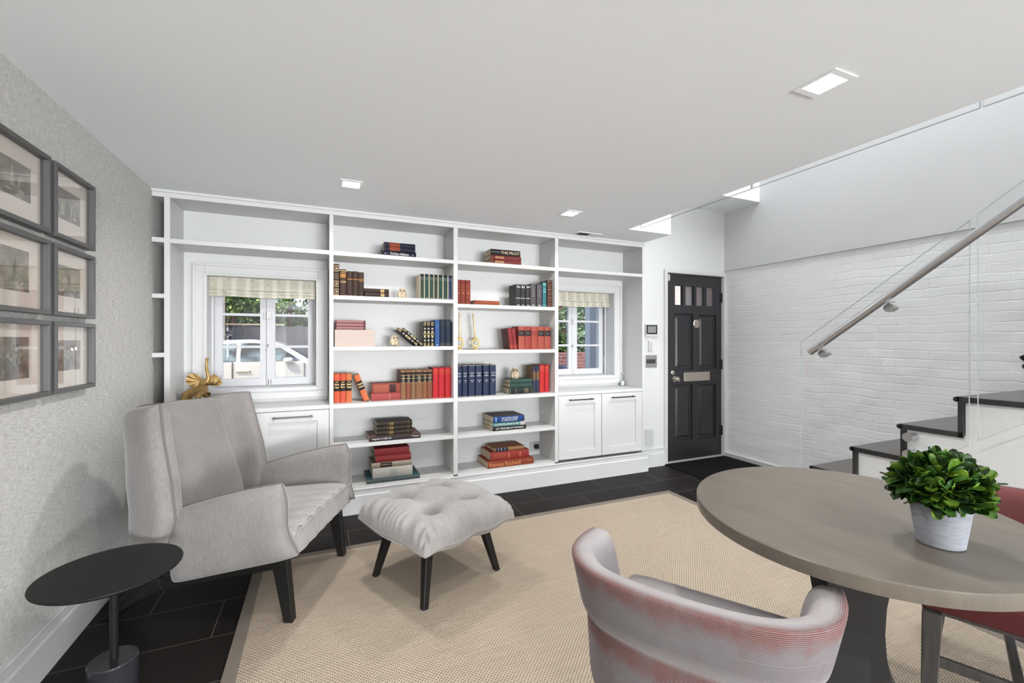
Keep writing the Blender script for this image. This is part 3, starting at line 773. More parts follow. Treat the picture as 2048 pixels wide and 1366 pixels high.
stand(1.877, 1.925, z, 1.850, 3.53, (62, 26, 22), 'tall dark brown book with many gilt bands at the right end', bands=[(q, q + .010, (190, 140, 100), .05) for q in (.06, .12, .22, .30, .36, .46, .52, .62, .66, .74, .82, .94)])
# --- left column, third shelf
z = 1.2572
tag(MB().box(.090, .379, 3.535, 3.76, z, 1.385).build('keepsake_box', mat('pale_pink_card', srgb(180, 164, 156), .8), None, bevel=.002), 'plain pale pink box at the left end of the third shelf', 'box')
for i, s_ in enumerate(('bottom', 'middle', 'top')):
    flat(.096, .309, 1.3855 + i * .0235, 1.4088 + i * .0235, 3.54, (146, 96, 98), '%s of three thin dusty pink books on the pale box' % s_, dep=.14, bands=[(.0, .03, (96, 44, 46), 0), (.94, 1, (96, 44, 46), 0), (.03, .94, (168, 118, 118), .45)], group='dusty pink books on the box')
orn = lambda: [(0, .05, (180, 160, 110), .25), (.05, .14, (170, 148, 96), .5), (.20, .27, (200, 190, 170), .5), (.34, .40, (200, 190, 160), .5), (.40, .56, (206, 186, 128), .3), (.44, .52, (20, 22, 34), .62), (.56, .62, (200, 190, 160), .5), (.68, .74, (200, 190, 170), .4), (.84, .97, (190, 168, 112), .3), (.87, .93, (24, 26, 40), .6)]
for i, (a, b) in enumerate(((.750, .777), (.779, .807), (.809, .839))):
    stand(a, b, z, 1.456, 3.53, (22, 24, 38), '%s of three upright black books with gilt ovals' % ['left', 'middle', 'right'][i], side=(110, 108, 108), bands=orn(), group='upright black books with gilt ovals')
stand(.844, .884, z, 1.470, 3.53, (56, 92, 150), 'mid blue book beside the dark navy pair', bands=[(.78, .80, (110, 140, 180), .1), (.04, .07, (170, 190, 220), .5)])
for i, (a, b) in enumerate(((.887, .932), (.935, .979))):
    stand(a, b, z, 1.475, 3.53, (22, 40, 62), '%s of two dark navy books at the right end of the third shelf' % ['left', 'right'][i], bands=[(.95, .955, (110, 96, 90), 0), (.90, .905, (110, 96, 90), 0), (.82, .83, (110, 96, 90), 0), (0, .12, (70, 70, 74), 0)], group='dark navy books')
for i, (x, zz, y_) in enumerate(((.6935, z, 3.53), (.734, z, 3.53))):
    book(.0235, .195, .14, (22, 24, 38), '%s of two black gilt books leaning left onto the soapstone owl' % ['lower', 'upper'][i], (x + .006, y_, zz + .013), (0, R(-50), 0), bands=orn(), group='leaning black gilt books')
# --- right column, third shelf
z = 1.2252
for i, (a, b) in enumerate(((1.515, 1.552), (1.553, 1.588))):
    stand(a, b, z, 1.411, 3.545, (142, 44, 50), '%s of two crimson books leaning on the terracotta set' % ['left', 'right'][i], side=(92, 50, 46), tilt=-7.5, bands=[(.05, .20, (170, 70, 50), .1), (.9, .91, (190, 90, 80), 0), (.45, .46, (120, 30, 36), 0)], group='leaning crimson books')
for i, (a, b) in enumerate(((1.594, 1.655), (1.657, 1.719), (1.721, 1.785), (1.787, 1.851), (1.853, 1.917))):
    bands = [(.58, .83, (44, 32, 34), .04), (.66, .75, (80, 76, 66), .4)] if i != 2 else [(.60, .80, (150, 60, 50), .1)]
    stand(a, b, z, 1.428, 3.54, [(176, 84, 66), (164, 64, 54), (170, 76, 60), (170, 80, 64), (166, 78, 62)][i], '%s of the terracotta set%s' % (ORD[i] + ' book', ', without a black label' if i == 2 else ', with a black label'), bands=bands, group='terracotta set with black labels' if i != 2 else None)
# --- left column, fourth shelf
z = .8302
for i, (a, b) in enumerate(((.086, .128), (.130, .170), (.172, .213))):
    stand(a, b, z, 1.050, 3.59, [(224, 98, 62), (222, 92, 64), (226, 122, 76)][i], '%s of three upright orange books with black labels' % ['left', 'middle', 'right'][i], bands=[(.40, .76, (26, 24, 24), .02)],
          title=[(['Point', 'Sailor', 'Land'][i], .60, .67, .12, .88, 'h', G), (['Clear', 'Boy', 'Ahead'][i], .50, .57, .12, .88, 'h', G), ('OLD', .70, .73, .25, .75, 'h', G)], group='upright orange books')
book(.043, .213, .15, (226, 118, 72), 'orange book with black label leaning beside the three upright ones', (.322, 3.585, .8302 + .009), (0, R(-21), 0), bands=[(.42, .76, (26, 24, 24), .02)], title=[('Found', .62, .69, .12, .88, 'h', G), ('Lost', .52, .59, .12, .88, 'h', G)])
flat(.357, .579, z, z + .056, 3.59, (178, 78, 76), 'rose red book, lower of two lying on the fourth shelf', bands=[(.62, .64, (206, 150, 130), .05)] + [(.66 + i * .05, .665 + i * .05, (150, 70, 60), .1) for i in range(6)])
flat(.366, .579, z + .0565, z + .133, 3.59, (160, 72, 58), 'thick red-brown book with dark label, upper of two lying flat', bands=[(.05, .58, (176, 92, 66), .22), (.60, .84, (70, 30, 30), .18)])
for i, (a, b) in enumerate(((.580, .620), (.622, .661), (.663, .698), (.700, .754), (.756, .791), (.793, .837))):
    c_ = [(150, 108, 74), (148, 84, 66), (146, 112, 78), (146, 100, 70), (152, 98, 64), (144, 82, 64)][i]
    stand(a, b, z, 1.066, 3.578, c_, '%s tan book of the set with navy double labels' % ORD[i], side=(126, 84, 76), dep=.16, bands=[(.58, .81, (28, 34, 48), .02), (.84, .93, (40, 36, 40), .02), (.815, .828, (206, 176, 110), 0), (.935, .947, (206, 176, 110), 0), (.565, .577, (196, 160, 110), 0)],
          title=[('THE', .76, .785, .3, .7, 'h', G), ('WORKS', .70, .73, .12, .88, 'h', G), ('OF', .65, .67, .35, .65, 'h', G), ('VOL', .60, .625, .25, .75, 'h', G)], group='tan set with navy labels')
for i, (a, b) in enumerate(((.839, .885), (.888, .938), (.942, .992))):
    stand(a, b, z, 1.080, 3.572, (206, 38, 48), '%s of three bright red books at the right end of the fourth shelf' % ['left', 'middle', 'right'][i], side=(140, 50, 50), dep=.16, bands=[(q, q + .012, (226, 120, 70), 0) for q in (.80, .87, .91)] + [(.50, .505, (150, 20, 30), 0), (.03, .035, (230, 120, 70), 0)], group='bright red books in the left column')
# --- right column, fourth shelf
for i, (a, b) in enumerate(((1.036, 1.080), (1.086, 1.130), (1.138, 1.195), (1.202, 1.259), (1.269, 1.323), (1.331, 1.386))):
    stand(a, b, z, 1.095, 3.553, (44, 56, 88), '%s navy volume of the tall set with cream lettering' % ORD[i], side=(30, 32, 46), dep=.17, bands=[(.98, 1, (170, 160, 150), 0), (0, .02, (170, 160, 150), 0)],
          title=[('HISTORY', .73, .76, .15, .88, 'h', INKW), ('OF', .69, .71, .4, .62, 'h', INKW), ('AMERICA', .64, .67, .15, .88, 'h', INKW), ('VOLUME', .50, .525, .25, .8, 'h', INKW), ('%d' % (i + 5), .44, .475, .45, .6, 'h', INKW)], group='tall navy set')
flat(1.520, 1.748, z, z + .054, 3.575, (30, 42, 38), 'dark green book with gilt corner, bottom of the stack under the owl', yaw=0, bands=[(.03, .04, (200, 190, 150), 0), (.28, .29, (200, 190, 160), .1), (.64, .82, (110, 100, 80), .25), (.96, .97, (200, 190, 150), 0)])
for i, s_ in enumerate(('middle', 'top')):
    flat(1.530, 1.748, z + .0545 + i * .0375, z + .092 + i * .0375, 3.575, (48, 78, 72), '%s green leather book of the stack under the owl' % s_, bands=[(q, q + .012, (90, 116, 104), .1) for q in (.12, .30, .5, .64, .75, .86)], group='green leather books under the owl')
for i, (a, b) in enumerate(((1.754, 1.784), (1.787, 1.819))):
    stand(a, b, z, 1.076, 3.575, (56, 60, 84), '%s of two navy and brown books between owl stack and red pair' % ['left', 'right'][i], side=(150, 122, 84), dep=.15, bands=[(.50, .76, (128, 96, 72), .05), (.46, .50, (128, 96, 72), .5), (.76, .80, (128, 96, 72), .5)], group='navy and brown pair')
for i, (a, b) in enumerate(((1.826, 1.878), (1.882, 1.924))):
    stand(a, b, z, 1.082, 3.585, (206, 44, 48), '%s of the bright red pair at the right end' % ['left', 'right'][i], dep=.15, bands=[(q, q + .012, (236, 130, 76), 0) for q in (.80, .87, .91)] + [(.50, .505, (150, 20, 30), 0)], group='bright red pair in the right column')
# --- left column, fifth shelf
z = .5262
flat(.336, .728, z, z + .036, 3.525, (58, 44, 48), 'wide black art book lying under three small dark books', dep=.26, side=(120, 94, 84), title=[('Hogarth on High Life', .05, .42, .25, .75, 'v', INKW), ('Wesleyan', .82, .97, .3, .75, 'v', INKW)])
for i, s_ in enumerate(('bottom', 'middle', 'top')):
    flat(.392 + .001 * i, .664 + .001 * i, z + .0365 + i * .0345, z + .071 + i * .0345, 3.55, (52, 42, 34), '%s of three black leather books with gilt spines on the art book' % s_, dep=.18, side=(50, 46, 36), bands=[(.35, .40, (130, 104, 60), .15), (.41, .46, (150, 124, 70), .3), (.88, .90, (110, 92, 56), .1), (.30, .31, (130, 104, 60), 0)], group='black leather books with gilt spines')
# --- right column, fifth shelf
z = .5242
flat(1.350, 1.664, z, z + .034, 3.535, (26, 24, 26), 'black art book with white title, bottom of its stack of three', dep=.24, side=(150, 124, 100), bands=[(.22, .68, (206, 40, 70), .44)] if 0 else [], title=[('ART TREASURES OF THE PRADO', .08, .92, .3, .75, 'v', INKW)])
flat(1.351, 1.652, z + .0345, z + .070, 3.54, (96, 160, 160), 'teal art book in the middle of the stack with the blue one', dep=.22, side=(190, 180, 160), bands=[(.86, 1, (226, 222, 216), 0)], title=[('ILLUSTRATED LIBRARY OF ART', .06, .82, .3, .75, 'v', INKW)])
flat(1.353, 1.645, z + .0705, z + .123, 3.53, (26, 70, 140), 'thick blue museum book with white title, top of its stack', dep=.24, side=(84, 72, 64), bands=[(.05, .11, (120, 160, 200), .15), (.97, 1, (30, 30, 50), 0)], title=[('THE NATIONAL MUSEUM', .25, .78, .55, .85, 'v', INKW), ('OF AMERICAN HISTORY', .25, .78, .18, .46, 'v', INKW)])
# --- left column, bottom shelf
z = .2052
flat(.318, .722, z, z + .032, 3.52, (92, 104, 104), 'large thin green and blue art book at the very bottom of its stack', dep=.28, side=(52, 96, 104), title=None)
flat(.362, .665, z + .0325, z + .110, 3.535, (222, 218, 208), 'thick white book in the tall stack on the bottom shelf', dep=.22, bands=[(.42, .60, (200, 200, 196), .3), (.06, .07, (190, 190, 186), .4)])
flat(.354, .660, z + .1105, z + .150, 3.54, (186, 172, 152), 'beige book with black label between white and red ones', dep=.22, side=(120, 112, 92), bands=[(.21, .50, (40, 30, 30), .12)], title=[('JOHN B & A', .23, .48, .3, .7, 'v', mat('cream_ink', srgb(226, 200, 160), .5))])
flat(.386, .655, z + .1505, z + .201, 3.545, (166, 58, 58), 'red cloth book, second from the top of the tall bottom stack', dep=.2)
flat(.377, .642, z + .2015, z + .257, 3.545, (158, 48, 54), 'dark red cloth book topping the tall bottom stack', dep=.2)
# --- right column, bottom shelf
flat(1.307, 1.742, z, z + .055, 3.54, (146, 66, 40), 'wide rust art book with gold lettering, bottom of its stack', dep=.265, side=(160, 72, 46), title=[('Norman Rockwell', .03, .70, .2, .85, 'v', mat('ochre_ink', srgb(214, 140, 80), .5)), ('Abrams', .84, .96, .55, .75, 'v', mat('ochre_ink', srgb(214, 140, 80), .5))])
flat(1.338, 1.704, z + .0555, z + .130, 3.56, (158, 52, 44), 'thick red book with gilt tooling in the middle of the rust stack', dep=.24, bands=[(.08 + i * .045, .09 + i * .045, (196, 120, 80), .35) for i in range(7)] + [(.44, .50, (190, 100, 70), .45), (.74, .80, (190, 100, 70), .45)])
flat(1.376, 1.664, z + .1305, z + .162, 3.57, (176, 130, 88), 'thin tan book with navy label topping the rust stack', dep=.2, side=(150, 84, 50), bands=[(.04, .45, (34, 40, 74), .1), (.12, .14, (200, 200, 200), .3), (.22, .25, (200, 200, 200), .3), (.34, .36, (200, 200, 200), .3)])

# --- owls
def owl(loc, s_, label, rz):
    o = thing('owl_figurine', label, 'figurine', loc, rz, group='soapstone owl figurines')
    m = MB(); m.lathe([(.020, 0), (.030, .004), (.036, .022), (.037, .038), (.032, .056), (.027, .066), (.024, .072), (.012, .079), (.001, .081)], n=28)
    for s2 in (-1, 1): m.cyl((s2 * .014, -.004, .070), (s2 * .020, -.004, .090), .009, .001, n=10)
    m.build('body', OWL, o, smooth=True).scale = (s_, s_ * .85, s_)
    m = MB()
    for s2 in (-1, 1): m.lathe([(.0085, 0), (.0085, .004), (.004, .006)], (s2 * .011, -.0235, .062), 14, M=Matrix.Rotation(R(90), 4, 'X'))
    m.cyl((0, -.022, .058), (0, -.030, .050), .004, .001, n=8)
    m.build('face', mat('dark_soapstone', srgb(120, 98, 74), .6), o, smooth=True).scale = (s_, s_ * .85, s_)
    m = MB()
    for s2 in (-1, 1): m.pillow(bil((s2 * .026, -.020, .050), (s2 * .036, .010, .050), (s2 * .030, .006, .012), (s2 * .024, -.018, .014)), .008, 8, 8)
    m.build('wing', OWL, o, smooth=True).scale = (s_, s_ * .85, s_)
owl((.594, 3.60, 1.6394), .98, 'speckled stone owl left of the green books', 0)
owl((.540, 3.62, 1.2574), 1.06, 'taller tan stone owl with black books leaning on it', R(10))
owl((1.598, 3.63, .9602), 1.15, 'grey-green stone owl standing on the green book stack', R(-12))

# --- brass ring candlesticks
WAX = mat('cream_wax', srgb(226, 210, 176), .5)
RING = mat('pale_gold_ring', srgb(212, 184, 116), .3, metal=.6)
def candlestick(x, y, lean, label):
    z = 1.2255
    o = thing('candlestick', label, 'candlestick', (x, y, z), group='gold ring candlesticks')
    MB().lathe([(.034, 0), (.034, .006), (.012, .010), (.008, .02), (.008, .028)], n=28).build('base', RING, o, smooth=True, angle=40)
    MB().tube([(.031 * cos(a), 0, .058 + .031 * sin(a)) for a in [i * 2 * pi / 32 for i in range(32)]], .0085, 10, closed=True).build('ring', RING, o, smooth=True)
    MB().lathe([(.010, .094), (.030, .100), (.030, .103), (.009, .105), (.010, .112)], n=24).build('drip_tray', RING, o, smooth=True, angle=40)
    MB().tube([(0, 0, .104), (lean * .5, 0, .2), (lean, 0, .318)], [.0105, .0095, .008], 14).build('candle', WAX, o, smooth=True)
candlestick(1.108, 3.71, -.004, 'gold ring candlestick half hidden by the bookcase divider')
candlestick(1.252, 3.71, -.022, 'gold ring candlestick with leaning cream candle, fully in view')

# --- bottle at the right window, outlet plate
o = thing('bottle', 'small clear bottle on the ledge beside the right window', 'bottle', (2.892, 3.768, .8304))
MB().lathe([(.020, 0), (.022, .01), (.022, .06), (.012, .085), (.008, .10), (.008, .12)], n=20).build('body', glass_mat('bottle_glass', (.9, .92, .92, 1), 1), o, smooth=True)
MB().lathe([(.018, .003), (.019, .01), (.019, .05), (.010, .055)], n=20).build('liquid', mat('milky_liquid', (.7, .7, .7, 1), .3), o, smooth=True)
MB().cyl((0, 0, .119), (0, 0, .135), .010).build('cap', CHROME, o)
o = thing('outlet', 'steel power outlet with dark plug at the back of the bottom right shelf', 'outlet', (1.885, 3.811, .287))
MB().box(-.052, .052, -.006, 0, -.045, .045).build('plate', STEEL, o, bevel=.003)
MB().box(-.006, .034, -.036, -.006, -.022, .018).build('plug', BLACKM, o, bevel=.005)

# ================================================================== rug and mat
rg = thing('area_rug', 'large beige woven sisal rug with taupe cloth border', 'rug', (1.2, 1.0, 0))
MB().box(-.30, 2.70, -1.6, 2.90, .0005, .009).build('weave', RUG, rg, world=True)
m = MB(); t = .052
m.box(-.352, -.30, -1.652, 2.952, .0005, .0105); m.box(2.70, 2.752, -1.652, 2.952, .0005, .0105); m.box(-.30, 2.70, 2.90, 2.952, .0005, .0105); m.box(-.30, 2.70, -1.652, -1.60, .0005, .0105)
m.build('border', RUGB, rg, world=True, bevel=.003)
tag(MB().box(3.29, 4.16, 2.92, 3.59, .0005, .012).build('doormat', MATM, None, bevel=.004), 'black coir doormat in front of the entrance door', 'doormat')

# ================================================================== tall grey armchair
def armchair():
    rz = math.atan2(-.398, .917)
    o = thing('armchair', 'tall grey chenille armchair with winged back and black wooden legs', 'armchair', (-.009, 2.554, 0), rz)
    # local x = forward, y = away from the camera (left arm side of the picture is -y)
    def piped(name, S_, T, mats, nu=24, nv=24, p=6, q=.5, edge=0, pr=.0045, pm=None):
        c = MB().pillow(S_, T, nu, nv, p, q, edge).build(name, mats, o, smooth=True, weld=True, angle=70)
        b = MB().tube(border(S_, 24), pr, 8, closed=True); b.build('piping', pm or PIPE, c, smooth=True)
        return c
    # centre back cushion, S-shaped
    prof = [(0, -.765, .975), (.18, -.735, .88), (.40, -.715, .76), (.58, -.70, .67), (.78, -.665, .555), (1, -.62, .36)]
    P = catmull([Vector((a, 0, b)) for _, a, b in prof], 6)
    def cb(u, v):
        t = u * (len(P) - 1); i = min(int(t), len(P) - 2); q_ = P[i].lerp(P[i + 1], t - i)
        y = (v - .5) * (.46 + .16 * u)
        return Vector((q_.x + .035 * (abs(v - .5) * 2) ** 2.2 - .004 * sin(v * 14), y, q_.z + .006 * sin(v * 5)))
    piped('back_cushion', cb, .13, VELV, 34, 26, 6, .42)
    # wings
    def wing(s, outer):
        def S_(u, v):
            t = u * (len(P) - 1); i = min(int(t), len(P) - 2); q_ = P[i].lerp(P[i + 1], t - i)
            a = Vector((q_.x - .045 + .015 * u, s * (.185 + .12 * u ** 1.5), q_.z - .035 * (1 - u)))
            ox, oy, oz = interp(outer, u)
            b = Vector((ox, oy * s, oz))
            mid = a.lerp(b, v); mid.x += -.030 * sin(pi * v); mid.y += s * .026 * sin(pi * v)
            mid.z += .012 * sin(pi * v) * (1 - u)
            return mid
        return S_
    near = [(0, -.535, .392, 1.020), (.25, -.507, .408, .87), (.55, -.455, .432, .69), (.8, -.425, .446, .53), (1, -.495, .446, .30)]
    far = [(0, -.600, .375, .985), (.25, -.560, .38, .83), (.55, -.52, .385, .67), (.8, -.49, .378, .52), (1, -.52, .350, .33)]
    piped('wing', wing(-1, near), .115, VELV, 34, 24, 9, .36, .12, pr=.0055)
    piped('wing', wing(1, far), .115, VELV, 34, 24, 9, .36, .12, pr=.0055)
    # armrests
    for s in (-1, 1):
        def S_(u, v, s=s):
            # u: front -> back, v: top -> bottom
            x = .0 - (.47 if s < 0 else .66) * u
            zt = .664 + .15 * x - .20 * x * x if x < 0 else .664
            xb = .052 - (.55 if s < 0 else .72) * u; zb = .338 - .115 * u
            top = Vector((x - .004, s * .378, zt)); bot = Vector((xb, s * .352, zb))
            q_ = top.lerp(bot, v); q_.y += s * .018 * sin(pi * v) ; q_.x += .010 * sin(v * 7) * (1 - u)
            return q_
        piped('armrest', S_, .110, VELV, 26, 20, 9, .36, .10, pr=.0052)
    # seat cushion
    def seat(u, v):
        x = .035 - .66 * u + .012 * sin(pi * v) * (1 - u); y = (v - .5) * .66
        z = .372 - .045 * u + .018 * sin(pi * v) * (1 - .4 * u) + .0035 * sin(v * 44 + 3 * sin(u * 6) + u * 4) * max(0, 1 - 1.6 * u) + .01 * v
        return Vector((x, y, z))
    c = MB().pillow(seat, .155, 34, 64, 7, .5, .62).build('seat_cushion', VELO, o, smooth=True, weld=True, angle=60)
    B = border(seat, 24); m = MB()
    for dz in (.052, -.052): m.tube([b + Vector((.003, 0, dz)) for b in B], .0045, 8, closed=True)
    m.build('piping', PIPEL, c, smooth=True)
    # wooden frame: side rails, cross rails, legs
    f = MB()
    for s in (-1, 1):
        f.prism([(-.02, s * .325, .300), (-.48, s * .325, .235), (-.66, s * .325, .20), (-.66, s * .325, .145), (-.60, s * .325, .150), (-.40, s * .325, .190), (-.07, s * .325, .250)], (0, -s * .034, 0))
    f.box(-.07, -.035, -.29, .29, .262, .30); f.box(-.56, -.52, -.29, .29, .188, .235)
    f.build('frame', BLACKW, o, bevel=.004)
    for s in (-1, 1):
        m = MB(); m.prism([(-.075, s * .328, .262), (-.060, s * .328, .305), (-.008, s * .328, .305), (.020, s * .330, .0112), (-.022, s * .330, .0112)], (0, -s * .040, 0)); m.build('leg', BLACKW, o, bevel=.004)
        m = MB(); m.prism([(-.575, s * .328, .158), (-.60, s * .328, .222), (-.70, s * .328, .20), (-.885, s * .31, 0), (-.828, s * .31, 0), (-.645, s * .328, .130)], (0, -s * .038, 0)); m.build('leg', BLACKW, o, bevel=.004)
    return o
armchair()

# ================================================================== tufted ottoman
def ottoman():
    o = thing('ottoman', 'square tufted pale grey velvet ottoman on four splayed black legs', 'ottoman', (.590, 2.415, 0), R(24))
    tuft = [(-.125, -.125), (.125, -.125), (.125, .125), (-.125, .125)]
    hs = .328
    def shape(u, v, sgn):
        a = 2 * u - 1; b = 2 * v - 1
        ca = abs(a) ** 3 * abs(b) ** 3
        bow = 1 - .085 * (1 - a * a) * abs(b) ** 2 * 0 
        x = a * hs * (1 - .045 * (1 - b * b) * abs(a) ** 4) * (1 - .065 * ca); y = b * hs * (1 - .045 * (1 - a * a) * abs(b) ** 4) * (1 - .065 * ca)
        edge = max(0, (1 - abs(a) ** 5) * (1 - abs(b) ** 5)) ** .38
        seamz = .318 + .008 * sin(a * 9 + b * 5) - .004 * ca
        if sgn < 0: return Vector((x * .99, y * .99, seamz - .045 * edge))
        z = .128 * edge + .022 * (1 - a * a) * (1 - b * b)
        for tx, ty in tuft:
            d = math.hypot(x - tx, y - ty); z -= .078 * math.exp(-(d / .046) ** 1.5)
        # soft creases between tufts and from tufts to the edges
        for (p, q_) in ((0, 1), (1, 2), (2, 3), (3, 0)):
            (x1, y1), (x2, y2) = tuft[p], tuft[q_]; L2 = (x2 - x1) ** 2 + (y2 - y1) ** 2
            t = max(0, min(1, ((x - x1) * (x2 - x1) + (y - y1) * (y2 - y1)) / L2)); d = math.hypot(x - x1 - t * (x2 - x1), y - y1 - t * (y2 - y1))
            z -= .022 * math.exp(-(d / .034) ** 2)
        for tx, ty in tuft:
            ex, ey = tx * 2.4, ty * 2.4; t = max(0, min(1, ((x - tx) * (ex - tx) + (y - ty) * (ey - ty)) / ((ex - tx) ** 2 + (ey - ty) ** 2))); d = math.hypot(x - tx - t * (ex - tx), y - ty - t * (ey - ty))
            z -= .010 * math.exp(-(d / .022) ** 2) * (1 - t)
            for kx, ky in ((1, 0), (0, 1)):
                ex, ey = (tx + kx * math.copysign(.19, tx), ty) if kx else (tx, ty + math.copysign(.19, ty))
                t = max(0, min(1, ((x - tx) * (ex - tx) + (y - ty) * (ey - ty)) / ((ex - tx) ** 2 + (ey - ty) ** 2))); d = math.hypot(x - tx - t * (ex - tx), y - ty - t * (ey - ty))
                z -= .012 * math.exp(-(d / .024) ** 2) * (1 - .6 * t)
        # gathered pleats at the rim
        rim = max(abs(a), abs(b)); per = (a if abs(b) > abs(a) else b)
        w_ = max(0, (rim - .72) / .28) * (1 - rim ** 12)
        z += .013 * w_ * sin(per * 40 + 4 * sin(per * 6))
        off = .012 * w_ * sin(per * 40 + 4 * sin(per * 6))
        x += off * a; y += off * b
        return Vector((x, y, seamz + z))
    sm = lambda t: .5 - .5 * cos(pi * t)
    m = MB(); n = 90
    m.grid(lambda u, v: shape(sm(u), sm(v), 1), n, n); m.grid(lambda u, v: shape(sm(u), sm(v), -1), n, n, flip=True)
    c = m.build('cushion', VELO, o, smooth=True, weld=True)
    b = MB().tube([shape(*uv, -1) for uv in border_uv(48, sm)], .0055, 8, closed=True); b.build('piping', PIPEL, c, smooth=True)
    for tx, ty in tuft:
        z = shape((tx / hs + 1) / 2, (ty / hs + 1) / 2, 1).z
        MB().lathe([(.009, -.002), (.010, .001), (.006, .004), (.001, .005)], (tx, ty, z + .001), 12).build('button', PIPEL, c, smooth=True)
    MB().box(-.20, .20, -.19, .19, .262, .283).build('base_board', BLACKW, o, bevel=.003)
    for sx in (-1, 1):
        for sy in (-1, 1):
            tx, ty, fx, fy = sx * .185, sy * .165, sx * .248, sy * .222
            m = MB(); a_, b_ = .023, .015
            vs = [(tx + i * a_, ty + j * a_, .285) for i, j in ((-1, -1), (1, -1), (1, 1), (-1, 1))] + [(fx + i * b_, fy + j * b_, .0098) for i, j in ((-1, -1), (1, -1), (1, 1), (-1, 1))]
            m.add(vs, [(0, 1, 2, 3), (7, 6, 5, 4), (0, 4, 5, 1), (1, 5, 6, 2), (2, 6, 7, 3), (3, 7, 4, 0)]); m.build('leg', BLACKW, o, bevel=.003)
ottoman()

# ================================================================== black side table
o = thing('side_table', 'round black side table on a dark marble drum beside the armchair', 'side table', (-.696, 2.030, 0))
MB().lathe([(.060, .452), (.200, .464), (.2075, .469), (.209, .473), (.2075, .477), (.200, .478), (.001, .4785)], n=72, cap=False).build('tabletop', BLACKM, o, smooth=True, angle=30)
MB().lathe([(.060, .452), (.001, .452)], n=30, cap=False).build('top_plate', BLACKM, o)
MB().cyl((0.008, .0, .150), (0.008, .0, .452), .0125, n=20).build('pole', BLACKM, o, smooth=True, angle=30)
MB().lathe([(.069, 0.0), (.072, .004), (.072, .150), (.069, .155), (.001, .156)], (.006, 0, 0), 48).build('base', MARB, o, smooth=True, angle=30)

# ================================================================== dining table
TC = Vector((1.552, .871, 0)); TA = math.atan2(.755, -.655)
o = thing('dining_table', 'round washed grey oak dining table on a dark curved pedestal', 'dining table', TC, 0)
def oval(r1, r2, n=120):
    ca, sa = -.755, -.655
    return [(r1 * cos(t) * ca - r2 * sin(t) * sa * 1, r1 * cos(t) * sa + r2 * sin(t) * ca) for t in [2 * pi * i / n for i in range(n)]]
m = MB(); levels = [(-.006, .7225), (-.001, .7225), (0, .7260), (0, .7570), (-.0025, .7600)]
n = 120
vs = []
for dr, z in [(-.20, .7225)] + levels: vs += [(x, y, z) for x, y in oval(.487 + dr, .446 + dr, n)]
L_ = len(levels) + 1
m.add(vs, [(j * n + i, j * n + (i + 1) % n, (j + 1) * n + (i + 1) % n, (j + 1) * n + i) for j in range(L_ - 1) for i in range(n)] + [tuple(range((L_ - 1) * n, L_ * n)), tuple(range(n - 1, -1, -1))])
m.build('tabletop', WOODT, o, smooth=True, angle=35)
def fin(ang, th, name):
    pr_ = [(.150, .7220), (.128, .66), (.104, .58), (.092, .50), (.088, .42), (.093, .34), (.112, .25), (.145, .16), (.19, .09), (.235, .045), (.235, .010)]
    pts = [(r, 0, z) for r, z in pr_] + [(-r, 0, z) for r, z in reversed(pr_)]
    M_ = Matrix.Rotation(R(ang), 4, 'Z')
    e = M_ @ Vector((0, th, 0))
    mm = MB(); mm.prism([M_ @ Vector((x, -th / 2, z)) for x, y, z in pts], e)
    return mm.build(name, PED, o)
fin(-58, .125, 'pedestal'); fin(32, .105, 'pedestal')

# ------------------------------------------------------------------ potted plant on the table
o = thing('potted_plant', 'bushy green boxwood ball in a grey concrete pot on the table', 'plant', (1.512, .622, .7602))
MB().lathe([(.044, 0), (.049, .003), (.054, .04), (.060, .085), (.063, .106), (.060, .110), (.055, .106), (.052, .09), (.001, .085)], n=48).build('pot', CONC, o, smooth=True, angle=50)
rnd = random.Random(5)
m = MB(); C0 = Vector((0, 0, .158))
def leaf(mb, base, out, L, Wd, cup, roll, mi=0):
    out = out.normalized(); side = out.cross(Vector((0, 0, 1)))
    if side.length < .1: side = Vector((1, 0, 0))
    side.normalize(); side = Matrix.Rotation(roll, 3, out) @ side; up = side.cross(out)
    rows = [(0, .10), (.15, .42), (.32, .76), (.5, .95), (.68, 1.0), (.82, .88), (.92, .64), (.98, .36), (1, .12)]
    vs = []
    for t, ww in rows:
        c_ = base + out * (L * t) + up * (cup * L * (t * t - .2))
        for s_ in (-1, 0, 1): vs.append(c_ + side * (Wd * .5 * ww * s_) + up * (abs(s_) * Wd * .13))
    mb.add(vs, [(i * 3 + j, i * 3 + j + 1, i * 3 + j + 4, i * 3 + j + 3) for i in range(8) for j in range(2)], mi)
N_ = 640
for i in range(N_):
    zz = 1 - 1.62 * (i + .5) / N_; ph = i * 2.39996
    r_ = math.sqrt(max(0, 1 - zz * zz)); dirn = Vector((r_ * cos(ph), r_ * sin(ph), zz))
    dirn += Vector([rnd.gauss(0, .16) for _ in range(3)]); dirn.normalize()
    k_ = rnd.uniform(.62, 1.0)
    base = C0 + Vector((dirn.x * .080 * k_, dirn.y * .080 * k_, dirn.z * .056 * k_))
    out = (dirn + Vector([rnd.gauss(0, .30) for _ in range(3)]) + Vector((0, 0, .02))).normalized()
    leaf(m, base, out, rnd.uniform(.030, .050), rnd.uniform(.020, .030), rnd.uniform(-.25, .35), rnd.gauss(0, .5))
m.build('foliage', LEAF, o, smooth=True)
MB().lathe([(.001, .085), (.040, .09), (.066, .12), (.070, .15), (.055, .185), (.001, .20)], n=20, cap=False).build('stems', mat('dark_twigs', (.012, .02, .008, 1), .9), o)

